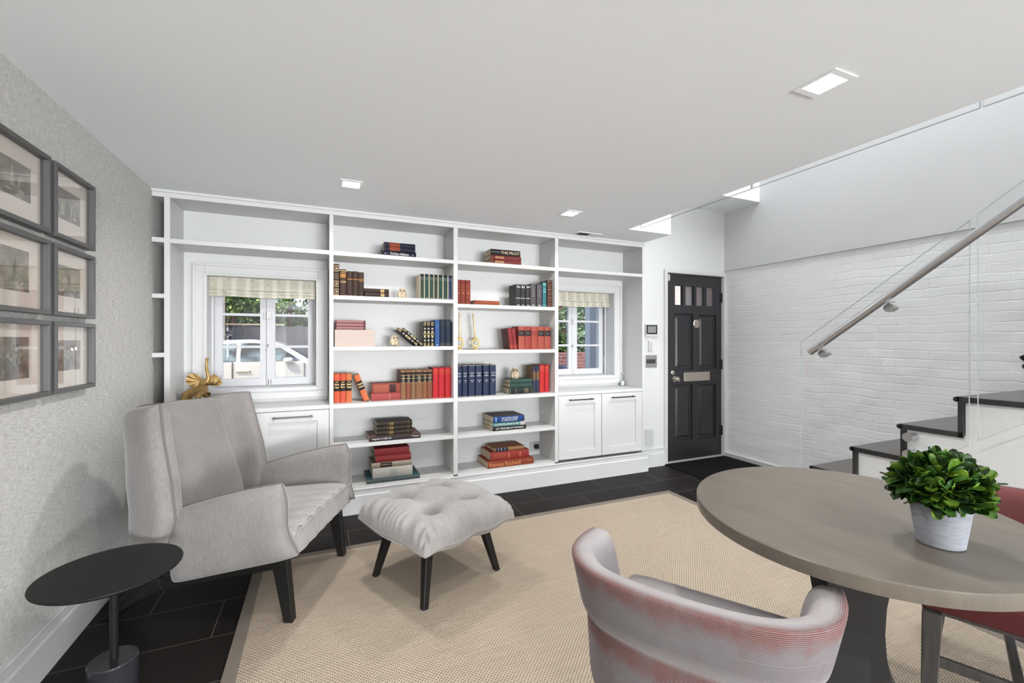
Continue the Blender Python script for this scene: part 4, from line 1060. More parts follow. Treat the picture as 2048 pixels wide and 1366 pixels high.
# ================================================================== barrel dining chairs
def barrel_chair(label, loc, rz, cord):
    o = thing('dining_chair', label, 'chair', loc, rz, group=None)
    # local x = forward, y = left.  plan of the back: U shape with rounded corners
    def plan(t, grow=0.0):
        """t 0..1 from the left arm end round the back to the right arm end"""
        pts = [(0.0191, 0.2985), (-0.0667, 0.3005), (-0.1525, 0.2806), (-0.224, 0.2139), (-0.2554, 0.1194), (-0.2649, 0.0), (-0.2554, -0.1194), (-0.224, -0.2139), (-0.1525, -0.2806), (-0.0667, -0.3005), (0.0191, -0.2985)]
        return pts
    base = catmull([(x, y, 0) for x, y in plan(0)], 6)
    cum = [0]
    for a, b in zip(base, base[1:]): cum.append(cum[-1] + (b - a).length)
    Ltot = cum[-1]
    def band(name, z0, z1, th, off, lean, mats, r0=0, endr=.03, flatT=.35, tmin=0.0, tmax=1.0):
        # cross-section: rounded rectangle swept along the U
        ns = 40; nb = len(base)
        H = z1 - z0
        sec = []
        rr = min(th * .48, .032)
        for k_ in range(ns):
            a = 2 * pi * k_ / ns; ca, sa = cos(a), sin(a); e_ = .16 if (ca > 0 and sa > 0) else (.72 if sa > 0 else .4)
            sec.append((th / 2 * math.copysign(abs(ca) ** e_, ca), H / 2 * math.copysign(abs(sa) ** (e_ if sa > 0 else .36), sa)))
        peri = [0]
        for a, b in zip(sec, sec[1:] + sec[:1]): peri.append(peri[-1] + math.hypot(a[0] - b[0], a[1] - b[1]))
        rings = []; us = []
        idx = [i for i in range(nb) if tmin <= cum[i] / Ltot <= tmax]
        ends = [(idx[0], s_) for s_ in (.35, .7, .9)]
        seq = [(idx[0], .30, -.022), (idx[0], .72, -.014), (idx[0], .93, -.004)] + [(i, 1, 0) for i in idx] + [(idx[-1], .93, .004), (idx[-1], .72, .014), (idx[-1], .30, .022)]
        for i, sc, ext in seq:
            p = base[i]; t_ = (base[min(i + 1, nb - 1)] - base[max(i - 1, 0)]).normalized(); nrm = Vector((-t_.y, t_.x, 0))
            if nrm.dot(Vector((p.x + .02, p.y, 0))) < 0: nrm = -nrm
            f_ = cum[i] / Ltot; dip = -.012 * (2 * abs(f_ - .5)) ** 2
            ring = []
            for sx, sz in sec:
                z = (z0 + z1) / 2 + sz * (1 - (1 - sc) * .25) + dip
                lean_ = lean * ((z - z0) / H - 1)
                ring.append(p + nrm * (off + sx * sc + lean_) + t_ * ext + Vector((0, 0, z)))
            rings.append(ring); us.append(cum[i] + ext)
        mb = MB(); vs = [v for r in rings for v in r]; n_ = ns
        fs = []; 
        for a in range(len(rings) - 1):
            for j in range(n_):
                j2 = (j + 1) % n_
                f = (a * n_ + j, a * n_ + j2, (a + 1) * n_ + j2, (a + 1) * n_ + j)
                o_ = len(mb.v)
                mb.add([vs[q] for q in f], [(0, 1, 2, 3)], 0, [(us[a], peri[j]), (us[a], peri[j + 1]), (us[a + 1], peri[j + 1]), (us[a + 1], peri[j])])
        for ring, fl in ((rings[0], 1), (rings[-1], 0)):
            c_ = sum(ring, Vector()) / n_
            for j in range(n_):
                q_ = [ring[j], ring[(j + 1) % n_], c_]
                if fl: q_.reverse()
                mb.add(q_, [(0, 1, 2)], 0, [(0, 0), (.01, 0), (.005, .01)])
        return mb.build(name, mats, o, smooth=True, weld=True)
    band('backrest', .540, .705, .074, .0, .035, cord)
    band('lower_back', .335, .556, .062, -.040, .012, cord, tmin=.10, tmax=.90)
    # seat cushion: rounded D
    def seatpt(u, v):
        a = 2 * u - 1; b = 2 * v - 1
        x = .015 + .225 * a; y = .272 * b * (1 if a > 0 else math.sqrt(max(0.0, 1 - .60 * a * a)))
        return Vector((x, y, .432))
    mb = MB(); sm = lambda t: .5 - .5 * cos(pi * t); n_ = 26
    for sg in (1, -1):
        def fn(u, v, sg=sg):
            u, v = sm(u), sm(v); a = 2 * u - 1; b = 2 * v - 1
            pr = max(0, (1 - abs(a) ** 8) * (1 - abs(b) ** 8)) ** .4
            return seatpt(u, v) + Vector((0, 0, sg * (.018 + .037 * pr)))
        mb.grid(fn, n_, n_, 0, sg < 0, lambda u, v: (v * .5, u * .5))
    B = [seatpt(*uv) for uv in border_uv(n_, sm)]; nB = len(B)
    for i in range(nB):
        a, b = B[i], B[(i + 1) % nB]
        mb.add([a + Vector((0, 0, -.018)), b + Vector((0, 0, -.018)), b + Vector((0, 0, .018)), a + Vector((0, 0, .018))], [(0, 1, 2, 3)], 0, [(0, 0), (.01, 0), (.01, .036), (0, .036)])
    mb.build('seat_cushion', cord, o, smooth=True, weld=True)
    mb = MB(); pl = [(.262, -.235), (.262, .235), (.10, .262), (-.10, .240), (-.20, .170), (-.235, 0), (-.20, -.170), (-.10, -.240), (.10, -.262)]
    mb.prism([(a, b, .345) for a, b in pl], (0, 0, .085)); mb.build('seat_base', cord, o, bevel=.012)
    mb = MB(); mb.box(-.20, .24, -.21, .21, .330, .348); mb.build('seat_frame', WOODD, o)
    for sx in (-1, 1):
        for sy in (-1, 1):
            tx, ty, fx, fy = (.255, .205 * sy, .275, .215 * sy) if sx > 0 else (-.20, .175 * sy, -.275, .205 * sy)
            a_, b_ = .027, .020
            vs = [(tx + i * a_, ty + j * a_, .344) for i, j in ((-1, -1), (1, -1), (1, 1), (-1, 1))] + [(fx + i * b_, fy + j * b_, .011) for i, j in ((-1, -1), (1, -1), (1, 1), (-1, 1))]
            MB().add(vs, [(0, 1, 2, 3), (7, 6, 5, 4), (0, 4, 5, 1), (1, 5, 6, 2), (2, 6, 7, 3), (3, 7, 4, 0)]).build('leg', WOODD, o, bevel=.003)
    MB().box(.255, .275, -.20, .20, .16, .195).build('stretcher', WOODD, o, bevel=.003)
    MB().box(-.262, -.242, -.18, .18, .16, .195).build('stretcher', WOODD, o, bevel=.003)
    MB().box(-.245, .258, -.012, .012, .16, .195).build('stretcher', WOODD, o, bevel=.003)
    return o
barrel_chair('low-backed grey and rust striped velvet chair in the foreground', (.973, .929, 0), .572, CORD)
barrel_chair('rust striped velvet chair with shade in its colour at the far right side of the table', (2.303, .746, 0), R(180 + 22), CORDR)

# ================================================================== brass elephant
def elephant():
    o = thing('elephant_figurine', 'antique brass elephant with raised trunk on the left window ledge', 'figurine', (-.775, 3.66, .8302), 0)
    V = [(-.078, .022, .124), (-.030, .010, .128), (.012, -.004, .132), (.024, -.022, .160), (.030, -.042, .186), (.054, -.060, .186), (.066, -.064, .210), (.060, -.062, .240), (.050, -.060, .290), (.053, -.060, .335), (.058, -.060, .356)]
    Rr = [.036, .038, .035, .029, .036, .024, .0145, .0115, .0095, .0085, .0125]
    E_ = [(i, i + 1) for i in range(len(V) - 1)]
    def limb(root, pts):
        p = root
        for co, r in pts: V.append(co); Rr.append(r); E_.append((p, len(V) - 1)); p = len(V) - 1
    limb(0, [((-.088, -.006, .085), .021), ((-.090, -.010, .045), .015), ((-.088, -.010, .012), .017)])
    limb(0, [((-.070, .050, .085), .021), ((-.068, .054, .045), .015), ((-.070, .054, .012), .017)])
    limb(2, [((-.002, -.034, .085), .019), ((-.004, -.038, .045), .014), ((-.002, -.040, .012), .016)])
    limb(2, [((.044, .016, .085), .019), ((.050, .020, .045), .014), ((.048, .020, .012), .016)])
    limb(0, [((-.108, .040, .105), .005), ((-.112, .042, .065), .0035)])
    me = bpy.data.meshes.new('body'); me.from_pydata(V, E_, []); me.materials.append(BRASS)
    b = bpy.data.objects.new('body', me); COL.objects.link(b); b.parent = o
    sk = b.modifiers.new('skin', 'SKIN'); sk.use_smooth_shade = True
    for i, d_ in enumerate(me.skin_vertices[0].data): d_.radius = (Rr[i], Rr[i]); d_.use_root = (i == 0)
    su = b.modifiers.new('sub', 'SUBSURF'); su.levels = 2; su.render_levels = 2
    for s_, pts in ((0, [(.020, -.052, .212), (-.012, -.066, .248), (-.050, -.074, .238), (-.062, -.072, .198), (-.036, -.064, .164), (.012, -.050, .168)]), (1, [(.052, -.034, .204), (.084, -.022, .236), (.112, -.016, .218), (.134, -.020, .178), (.118, -.026, .156), (.066, -.034, .164)])):
        a = catmull(pts, 8, closed=True); n_ = len(a)
        c_ = Vector(pts[0]).lerp(Vector(pts[-1]), .5)
        nr = (a[0] - a[2 * n_ // 5]).cross(a[n_ // 5] - a[3 * n_ // 5]).normalized()
        if nr.y > 0: nr = -nr
        m = MB(); K = 10
        for sg in (1, -1):
            def P2(u, v, sg=sg):
                p = c_.lerp(a[int(round(v * n_)) % n_], u)
                return p + nr * (sg * .0022 + .0035 * u * sin(v * 2 * pi * 7) + .010 * u * (1 - u))
            m.grid(P2, K, n_, flip=sg < 0)
        m.build('ear', BRASS, o, smooth=True, angle=35)
    for pts in ([(.052, -.072, .176), (.076, -.092, .172), (.098, -.096, .190), (.102, -.094, .216)], [(.064, -.050, .174), (.098, -.056, .170), (.128, -.060, .194), (.134, -.060, .232)]):
        P_ = catmull(pts, 5); MB().tube(P_, [.006 * (1 - .8 * i / (len(P_) - 1)) for i in range(len(P_))], 8).build('tusk', mat('bronze_tusk', srgb(110, 84, 50), .35, metal=.8), o, smooth=True)
elephant()

# ================================================================== framed prints on the wallpapered wall
FRAME = mat('dark_grey_frame', srgb(84, 84, 84), .4, spec=.4)
MATB = mat('cream_mount', srgb(226, 216, 204), .9, spec=.1)
def artmat(i):
    m = mat('sepia_print_%d' % i, srgb(120, 112, 100), .9, spec=.05); k = NT(m)
    n1 = k.noise(k.coords(scale=(1, 1, 1)), 16 + i, 6, .7)
    sx = k.n('ShaderNodeSeparateXYZ'); k.l(k.coords(), sx.inputs[0])
    skyf = k.math('MULTIPLY_ADD', sx.outputs[2], 6.0, .48)
    k.color(k.mix(k.math('MULTIPLY_ADD', skyf, .35, .1), k.ramp(n1, [(.3, srgb(60, 56, 50)), (.5, srgb(112, 106, 96)), (.72, srgb(176, 168, 152))]), srgb(164, 154, 138)))
    return m
FIG = mat('pale_figures', srgb(178, 170, 154), .9); FIGD = mat('dark_figures', srgb(78, 72, 66), .9); FIGG = mat('leafy_figures', srgb(104, 112, 88), .9)
def picture(y0, y1, z0, z1, i, label):
    o = thing('framed_print', label, 'picture', (-.9995, (y0 + y1) / 2, (z0 + z1) / 2), group='framed prints on the grey wall')
    hw, hh, t, dp = (y1 - y0) / 2, (z1 - z0) / 2, .017, .036
    m = MB(); m.box(0, dp, -hw, hw, hh - t, hh); m.box(0, dp, -hw, hw, -hh, -hh + t); m.box(0, dp, -hw, -hw + t, -hh + t, hh - t); m.box(0, dp, hw - t, hw, -hh + t, hh - t); m.box(0, .004, -hw + t, hw - t, -hh + t, hh - t)
    m.build('frame', FRAME, o, bevel=.0012)
    m = MB(); wall_pts = []; pw, ph = .097, .064
    if i in (2, 4): pw, ph = .085, .075
    cz = .006
    for a, b, c_, e in ((-hw + t, hw - t, cz + ph, hh - t), (-hw + t, hw - t, -hh + t, cz - ph), (-hw + t, -pw, cz - ph, cz + ph), (pw, hw - t, cz - ph, cz + ph)): m.box(.006, .010, a, b, c_, e)
    m.build('mount', MATB, o)
    MB().box(.004, .007, -pw - .003, pw + .003, cz - ph - .003, cz + ph + .003).build('print', artmat(i), o)
    m = MB(); r = random.Random(i * 9 + 1)
    def blob(cy, cz_, ry, rz, mi): m.add([(.0074 + .0003 * mi, cy + ry * cos(2 * pi * q / 14) * (1 + r.uniform(-.25, .25)), cz_ + rz * sin(2 * pi * q / 14) * (1 + r.uniform(-.2, .2))) for q in range(14)], [tuple(range(14))], mi)
    base_z = cz - ph * .45
    def person(py, pz, s_, mi, lean=0):
        blob(py + lean, pz + .036 * s_, .0042 * s_, .0048 * s_, mi); blob(py + lean * .6, pz + .022 * s_, .0070 * s_, .0115 * s_, mi)
        blob(py - .004 * s_, pz + .004 * s_, .0034 * s_, .011 * s_, mi); blob(py + .004 * s_, pz + .004 * s_, .0034 * s_, .011 * s_, mi)
    if i in (0, 1):
        if i == 0:
            person(-.012, base_z + .010, 1.5, 0); person(.026, base_z + .008, .9, 0, .004)
            blob(.034, base_z - .008, .020, .009, 0); blob(.020, base_z - .012, .008, .006, 0); blob(-.030, base_z - .012, .022, .004, 0)
        else:
            for q, (a, b_) in enumerate(((-.058, .7), (-.044, .8), (-.018, 1.2), (.006, 1.0), (.022, 1.1), (.050, .7))): person(a, base_z - .004 * (q % 2), b_, 1 if q in (2, 3) else 0, .003 * (-1) ** q)
            blob(.052, base_z - .012, .018, .007, 0); blob(-.050, base_z - .010, .020, .006, 0); blob(.058, cz + .030, .006, .006, 0)
    elif i in (2, 3):
        person(0, cz - .020, 1.4, 1, .002); blob(0, cz - .034, .026, .008, 1); blob(.002, cz + .040, .0010, .020, 1)
        for q in range(5): blob(r.uniform(-.05, .05), cz - .040 + r.uniform(-.006, .006), r.uniform(.006, .014), .004, q % 2)
    else:
        for q in range(26): blob(r.gauss(0, .020), cz - .02 + abs(r.gauss(0, .028)), r.uniform(.003, .008), r.uniform(.003, .009), (2, 0, 1)[q % 3])
        for q in range(6): blob(.004 * (q - 3), cz - .04, .0012, .020, 1)
    m.build('figures', [FIG, FIGD, FIGG], o)
    MB().box(.018, .0195, -hw + t, hw - t, -hh + t, hh - t).build('glass', PICGL, o)
for r_, (z0, z1) in enumerate(((1.717, 2.014), (1.402, 1.690), (1.088, 1.378))):
    for c_, (y0, y1) in enumerate(((1.951, 2.283), (2.313, 2.648))):
        picture(y0, y1, z0, z1, r_ * 2 + c_, 'dark framed print, %s row, %s the bookcase of the two in its row' % (['top', 'middle', 'bottom'][r_], ['farther from', 'nearer to'][c_]))

# ================================================================== ceiling fittings
def downlight(x, y, label, power=7.5):
    o = thing('ceiling_light', label, 'ceiling light', (x, y, CH), group='recessed square ceiling lights')
    m = MB(); m.box(-.066, .066, -.078, -.052, -.004, 0); m.box(-.066, .066, .052, .078, -.004, 0); m.box(-.066, -.050, -.052, .052, -.004, 0); m.box(.050, .066, -.052, .052, -.004, 0)
    m.build('trim', CEIL, o, bevel=.001)
    MB().box(-.050, .050, -.052, .052, -.0025, -.0005).build('diffuser', LEDM, o)
    l = bpy.data.lights.new('lamp', 'AREA'); l.shape = 'SQUARE'; l.size = .10; l.energy = power; l.color = (1, .985, .96); l.spread = R(150)
    lo = bpy.data.objects.new('lamp', l); COL.objects.link(lo); lo.parent = o; lo.location = (0, 0, -.006)
downlight(.171, 2.925, 'square recessed ceiling light above the left part of the bookcase')
downlight(1.752, 2.925, 'square recessed ceiling light in front of the right window')
downlight(1.757, 1.064, 'large-looking square ceiling light above the dining table')
downlight(.171, 1.064, 'square ceiling light overhead, out of the picture above')
downlight(.171, -.80, 'square ceiling light behind the camera on the left')
downlight(1.757, -.80, 'square ceiling light behind the camera on the right')
o = thing('air_vent', 'white ceiling air vent with dark slots near the bookcase top', 'vent', (2.235, 3.425, CH))
MB().box(-.13, .13, -.05, .05, -.004, 0).build('plate', CEIL, o, bevel=.001)
m = MB()
for i in range(9): m.box(-.10 + i * .013, -.092 + i * .013, -.034, .034, -.006, -.0035)
m.build('slots', BLACKM, o)

# ================================================================== wall controls beside the door
o = thing('alarm_panel', 'white alarm keypad with grey screen beside the front door', 'keypad', (3.118, 3.5995, 1.412))
MB().box(-.078, .078, -.022, 0, -.065, .062).build('case', WHITE, o, bevel=.004); MB().box(-.073, .066, -.0235, -.020, -.042, .052).build('bezel', BLACKM, o)
MB().box(-.058, .050, -.0245, -.0232, -.028, .040).build('screen', mat('lcd_grey', srgb(132, 132, 134), .3), o)
o = thing('door_phone', 'slim white intercom below the alarm keypad', 'intercom', (3.108, 3.5995, 1.248))
MB().box(-.024, .024, -.016, 0, -.057, .057).build('case', WHITE, o, bevel=.004)
m = MB()
for i in range(4): m.box(-.010, .010, -.018, -.0155, .030 - i * .020, .038 - i * .020)
m.box(-.018, .012, -.018, -.0155, -.054, -.048); m.build('buttons', mat('grey_buttons', (.35, .35, .35, 1), .5), o)
o = thing('light_switch', 'brushed steel multi-gang light switch plate below the intercom', 'switch', (3.118, 3.5995, 1.090))
MB().box(-.076, .076, -.007, 0, -.064, .064).build('plate', STEEL, o, bevel=.002)
for i in range(5): MB().box(-.062 + i * .024, -.041 + i * .024, -.011, -.006, -.022, .022).build('rocker', PEWTER, o, bevel=.001)
o = thing('wall_vent', 'white louvred vent low on the wall beside the door', 'vent', (3.085, 3.5995, .300))
m = MB(); wall_with_holes(m, -.075, .075, -.095, .095, -.008, 0, [(-.055, .055, -.075, .075)]); m.build('frame', WHITE, o, bevel=.001)
m = MB()
for i in range(11): m.box(-.055, .055, -.007, -.001, -.072 + i * .0135, -.064 + i * .0135)
m.build('louvres', WHITE, o)

# ================================================================== staircase
XS = 3.25
st = thing('staircase', 'white staircase with dark stone treads rising along the brick wall', 'staircase', (3.7, 1.2, 0))
ris, go = .197, .264
ys = [2.335 - go * i for i in range(14)]; zs = [.203 + ris * i for i in range(14)]
poly = []
for y, z in zip(ys, zs):
    poly += [(XS + .012, y - .045, z - ris - .02 if z > .21 else 0), (XS + .012, y - .045, z - .034)]
poly += [(XS + .012, ys[-1] - go - .02, zs[-1] - .034), (XS + .012, ys[-1] - go - .02, 0)]
MB().prism(poly, (4.162 - XS - .012, 0, 0)).build('stringer', WALLW, st, world=True)
for i, (y, z) in enumerate(zip(ys, zs)):
    m = MB(); m.box(XS, 4.163, y - go - .040, y - .012, z - .030, z); m.cyl((XS, y - .013, z - .015), (4.163, y - .013, z - .015), .015, n=14)
    m.build('tread', [STAIR], st, world=True)
    MB().box(XS, 4.163, y - .042, y - .019, max(0, z - ris), z - .028).build('riser', STONE, st, world=True)
# dark side nosing of each tread and riser
for i, (y, z) in enumerate(zip(ys, zs)):
    m = MB(); m.box(XS - .006, XS + .001, y - go - .040, y - .013, z - .030, z - .001); m.cyl((XS - .006, y - .013, z - .0155), (XS + .001, y - .013, z - .0155), .0145, n=14); m.box(XS - .006, XS + .001, y - .042, y - .019, max(0, z - ris - .030), z - .030)
    m.build('edge', STONE, st, world=True)
# glass guard panels
def glass_panel(name, pts, label, cat, x=3.205, t=.010, grp=None, axis='x'):
    o = thing(name, label, cat, (x, pts[0][0], pts[0][1]), group=grp)
    P_ = [Vector((x, y, z)) for y, z in pts]
    m = MB(); m.add(P_, [tuple(range(len(P_)))]); m.build('pane', GUARD, o, world=True)
    m = MB(); n_ = len(P_)
    for i in range(n_):
        a, b = P_[i], P_[(i + 1) % n_]; e = Vector((t / 2, 0, 0)); d_ = (b - a).normalized(); nn = Vector((0, -d_.z, d_.y)) * .0009
        m.add([a - e - nn, a + e - nn, b + e - nn, b - e - nn, a - e + nn, a + e + nn, b + e + nn, b - e + nn], [(0, 1, 2, 3), (4, 7, 6, 5), (0, 4, 5, 1), (2, 6, 7, 3), (1, 5, 6, 2), (0, 3, 7, 4)])
    m.build('polished_edge', GEDGE, o, world=True)
    return o
g1 = glass_panel('glass_guard', [(2.103, 1.292), (2.103, .12), (1.198, .735), (1.195, 1.949)], 'frameless glass stair guard with the lower end of the handrail', 'glass panel')
g2 = glass_panel('glass_guard', [(1.163, 1.977), (1.163, .77), (.26, 1.41), (.26, 2.64)], 'frameless glass stair guard at the right edge of the picture', 'glass panel')
# standoffs fixing the glass to the stringer
def standoff(y, z, xg, depth, parent):
    m = MB(); m.cyl((xg - .022, y, z), (xg - .005, y, z), .026, n=28); m.cyl((xg - .026, y, z), (xg - .022, y, z), .026, n=28); m.build('standoff', STEEL, parent, world=True, smooth=True, angle=40)
    m = MB(); m.cyl((xg - .005, y, z), (xg - .002, y, z), .027, n=28); m.cyl((xg + .004, y, z), (xg + depth, y, z), .022, n=24); m.build('standoff_cap', STEEL, parent, world=True, smooth=True, angle=40)
for y, z in ((1.460, .730), (1.460, .628)): standoff(y, z, 3.205, .05, g1)
for y, z in ((.62, 1.30), (.62, 1.205)): standoff(y, z, 3.205, .05, g2)
# handrail: brushed tube on the room side of the glass
o = thing('handrail', 'brushed steel tube handrail climbing in front of the stair glass', 'handrail', (3.12, 1.98, 1.225))
a = Vector((3.125, 1.99, 1.222)); b = Vector((3.125, .97, 1.985)); dr = (b - a)
MB().cyl(a, a + dr * 1.75, .0235, n=28).build('tube', STEEL, o, world=True, smooth=True, angle=40)
for t_ in (.055, .435, 1.2):
    p = a + dr * t_; y, z = p.y - .0, p.z - .052
    m = MB(); m.cyl((3.165, y, z), (3.198, y, z), .027, n=28); m.build('bracket_disc', STEEL, o, world=True, smooth=True, angle=40)
    m = MB(); m.cyl((3.212, y, z), (3.235, y, z), .016, n=20); m.cyl((3.235, y, z), (3.262, y, z), .007, n=12); m.build('bracket_nut', STEEL, o, world=True, smooth=True, angle=40)
    m = MB(); m.tube([(3.178, y, z + .012), (3.16, y - .006, z + .026), (3.132, y - .012, z + .036)], .006, 10); m.box(3.112, 3.138, y - .05, y + .03, z + .028, z + .034, 0); m.build('bracket_arm', STEEL, o, world=True, smooth=True, angle=40)
# upper rail end on the brick wall
o = thing('wall_rail', 'dark end of a wall-mounted rail at the right edge of the picture', 'handrail', (4.12, 1.36, 1.18))
MB().cyl((4.12, 1.29, 1.185), (4.12, .46, 1.81), .018, n=20).build('tube', BLACKM, o, world=True, smooth=True, angle=40)
m = MB()
for t_ in (.3, .9): m.cyl((4.12, 1.29 - .83 * t_, 1.170 + .625 * t_), (4.19, 1.29 - .83 * t_, 1.170 + .625 * t_), .008)
m.build('bracket', BLACKM, o, world=True)
# upper floor guard glass hung on the slab edge
for i, (ya, yb) in enumerate(((3.00, 1.955), (1.945, .90), (.89, -.16))):
    glass_panel('glass_balustrade', [(ya, 2.262), (yb, 2.262), (yb, 3.35), (ya, 3.35)], '%s glass balustrade panel hung on the upper floor edge above the stair' % ['farthest', 'middle', 'nearest'][i], 'glass panel', x=2.497, grp='glass balustrade panels of the upper floor')

# ================================================================== outside the windows
struct(MB().box(-14, 18, 4.15, 30, -.32, -.12).build('ground_outside', ASPH), 'grey street and pavement outside', 'ground')
m = MB(); m.box(4.140, 4.152, 3.70, 4.16, 0, 2.02); m.box(3.336, 4.152, 3.70, 4.16, 2.005, 2.02); m.box(3.336, 3.345, 3.70, 4.16, 0, 2.02)
struct(m.build('trim_2', PINK), 'pale pink painted brick reveal outside the entrance door', 'trim')
# white car
car = thing('car', 'white saloon car parked outside the left window', 'car', (-1.0, 10.1, -.12))
def yr(z): # side face lean above the belt
    return 0 if z < .93 else (z - .93) * .42
bot = [(-3.3, .30), (-3.35, .62), (-3.25, .93), (-2.95, 1.02)]
top = [(-2.55, 1.04), (-2.30, 1.16), (-1.85, 1.36), (-1.40, 1.44), (-1.00, 1.452), (-.60, 1.415), (-.38, 1.33), (-.12, 1.165), (.10, 1.02)]
hood = [(.45, .965), (.95, .86), (1.25, .70), (1.33, .45), (1.28, .26)]
body = bot + [(-2.55, 1.02), (.02, .985)] + hood
X_ = lambda x: x + .0
hwc = .88
def car_slab(poly, mt, name, y0, y1, parent, lean=True):
    m = MB(); n_ = len(poly)
    L = [Vector((x, y0 + (yr(z) if lean else 0), z)) for x, z in poly]; R_ = [Vector((x, y1 - (yr(z) if lean else 0), z)) for x, z in poly]
    m.add(L + R_, [tuple(range(n_ - 1, -1, -1)), tuple(range(n_, 2 * n_))] + [(i, (i + 1) % n_, n_ + (i + 1) % n_, n_ + i) for i in range(n_)])
    return m.build(name, mt, parent, bevel=.02)
off = .69
sh = lambda P__: [(x + off, z) for x, z in P__]
car_slab(sh(body), CARP, 'body', -.10, 1.66, car, False)
gh = [(-2.62, 1.0)] + top + [(.22, .97)]
car_slab(sh(gh), CARP, 'cabin', -.06, 1.62, car)
side = lambda P__, nm, mt, dy: MB().add([(x + off, -.06 + yr(z) - dy, z) for x, z in P__], [tuple(range(len(P__)))]).build(nm, mt, car)
side([(-1.92, 1.02), (-1.90, 1.25), (-1.62, 1.35), (-1.24, 1.375), (-1.24, 1.02)], 'side_window', CARG, .022)
side([(-1.16, 1.02), (-1.16, 1.378), (-.92, 1.38), (-.62, 1.345), (-.44, 1.27), (-.10, 1.035), (-.14, 1.02)], 'side_window', CARG, .022)
MB().add([(-.40 + off, .20, 1.325), (.12 + off, .10, 1.01), (.12 + off, 1.46, 1.01), (-.40 + off, 1.36, 1.325)], [(0, 1, 2, 3)]).build('windscreen', CARG, car).location = (.02, 0, .012)
m = MB(); m.lathe([(.001, -.10), (.045, -.085), (.062, -.02), (.06, .05), (.035, .085), (.001, .09)], (0, 0, 0), 20, M=Matrix.Rotation(R(90), 4, 'Y') @ Matrix.Scale(1.0, 4)); mi_ = m.build('mirror', CARP, car, smooth=True); mi_.location = (off - .30, -.17, 1.03)
m = MB(); m.box(off - 1.22, off - .98, -.140, -.10, .815, .845); m.build('door_handle', CHROME, car, bevel=.006)
m = MB(); m.box(off - 1.285, off - 1.277, -.125, -.10, .45, 1.02); m.box(off - .02, off - .015, -.125, -.10, .45, .98); m.build('door_seam', RUBBER, car)
for x in (-2.45, .55):
    m = MB(); m.cyl((x + off, -.12, .32), (x + off, .12, .32), .32, n=36); m.cyl((x + off, 1.44, .32), (x + off, 1.68, .32), .32, n=36); wh = m.build('wheel', RUBBER, car, smooth=True, angle=40)
    MB().cyl((x + off, -.135, .32), (x + off, -.10, .32), .20, n=28).build('hubcap', CHROME, wh)
# fence boards
o = thing('fence', 'tall grey vertical board fence behind the white car', 'fence', (-1.8, 13.2, -.12))
m = MB(); r = random.Random(2)
for i in range(26): 
    x = -3.1 + i * .155; m.box(x, x + (.146 if i % 6 == 1 else .1545), 13.2 + r.uniform(0, .015), 13.23, -.12, 1.70 + r.uniform(-.02, .02))
m.build('boards', FENCE, o, world=True)
MB().box(-3.1, -.9, 13.16, 13.26, 1.71, 1.75).build('rail', mat('tan_timber', srgb(176, 158, 136), .8), o, world=True)
o = thing('garden_shed', 'pale timber framed glazed shed behind the car, left of the fence', 'shed', (-3.6, 12.55, -.12))
m = MB()
for i in range(9): m.box(-4.6 + i * .30, -4.54 + i * .30, 12.5, 12.57, -.12, 2.9)
m.box(-4.6, -2.14, 12.49, 12.58, 1.25, 1.32); m.box(-4.6, -2.14, 12.49, 12.58, 2.15, 2.22); m.build('posts', mat('pale_timber', srgb(150, 138, 120), .8), o, world=True)
MB().box(-4.6, -2.14, 12.54, 12.56, -.12, 2.9).build('panes', mat('shed_glass', srgb(84, 96, 100), .2), o, world=True)
# foliage
def leaves(mb, c, rad, n_, size, rnd, squash=.8):
    for i in range(n_):
        d_ = Vector([rnd.gauss(0, 1) for _ in range(3)]).normalized(); k_ = rnd.uniform(.55, 1)
        p = Vector(c) + Vector((d_.x * rad, d_.y * rad, d_.z * rad * squash)) * k_
        a = Vector([rnd.gauss(0, 1) for _ in range(3)]).normalized(); b = a.orthogonal().normalized(); s_ = size * rnd.uniform(.6, 1.3)
        mb.add([p, p + a * s_ * .5 + b * s_ * .3, p + a * s_, p + a * s_ * .5 - b * s_ * .3], [(0, 1, 2, 3)])
def tree(x, y, h_, blobs, label, lm=TREE1, trunk=.09, z0=-.12, size=.11, dens=420):
    o = thing('tree', label, 'tree', (x, y, z0)); rnd = random.Random(int(x * 100) + 50)
    m = MB(); m.tube([(0, 0, 0), (.04, 0, h_ * .4), (-.03, 0, h_ * .7), (.05, 0, h_)], [trunk, trunk * .8, trunk * .6, trunk * .3], 10)
    for bx__, by_, bz_, br_ in blobs[:4]: m.tube([(0, 0, h_ * .45), (bx__ * .5, by_ * .5, (h_ * .45 + bz_) / 2), (bx__, by_, bz_)], [trunk * .5, trunk * .35, trunk * .15], 8)
    m.build('trunk', BARK, o)
    m = MB()
    for b_ in blobs: leaves(m, b_[:3], b_[3], int(dens * b_[3] ** 1.5) + 60, size, rnd)
    m.build('foliage', lm, o)
def far_tree(x, y, h_, blobs, label, k_=1.4, **kw): tree(x * k_, y * k_, h_ * k_, [tuple(c * k_ for c in b) for b in blobs], label, **kw)
far_tree(-1.80, 11.3, 3.3, [(-.55, 0, 2.25, .62), (.10, -.1, 2.45, .60), (-.2, 0, 3.1, .9), (.15, 0, 1.85, .42)], 'leafy tree with reddish trunk above the fence, left half of the window', size=.15, dens=2100, trunk=.11)
far_tree(-.62, 10.4, 3.2, [(-.25, 0, 1.9, .36), (.12, 0, 2.25, .34), (-.28, .1, 2.6, .44), (.2, 0, 2.8, .4)], 'sunlit tree behind the fence seen in the right half of the left window', size=.11, trunk=.05, dens=2300)
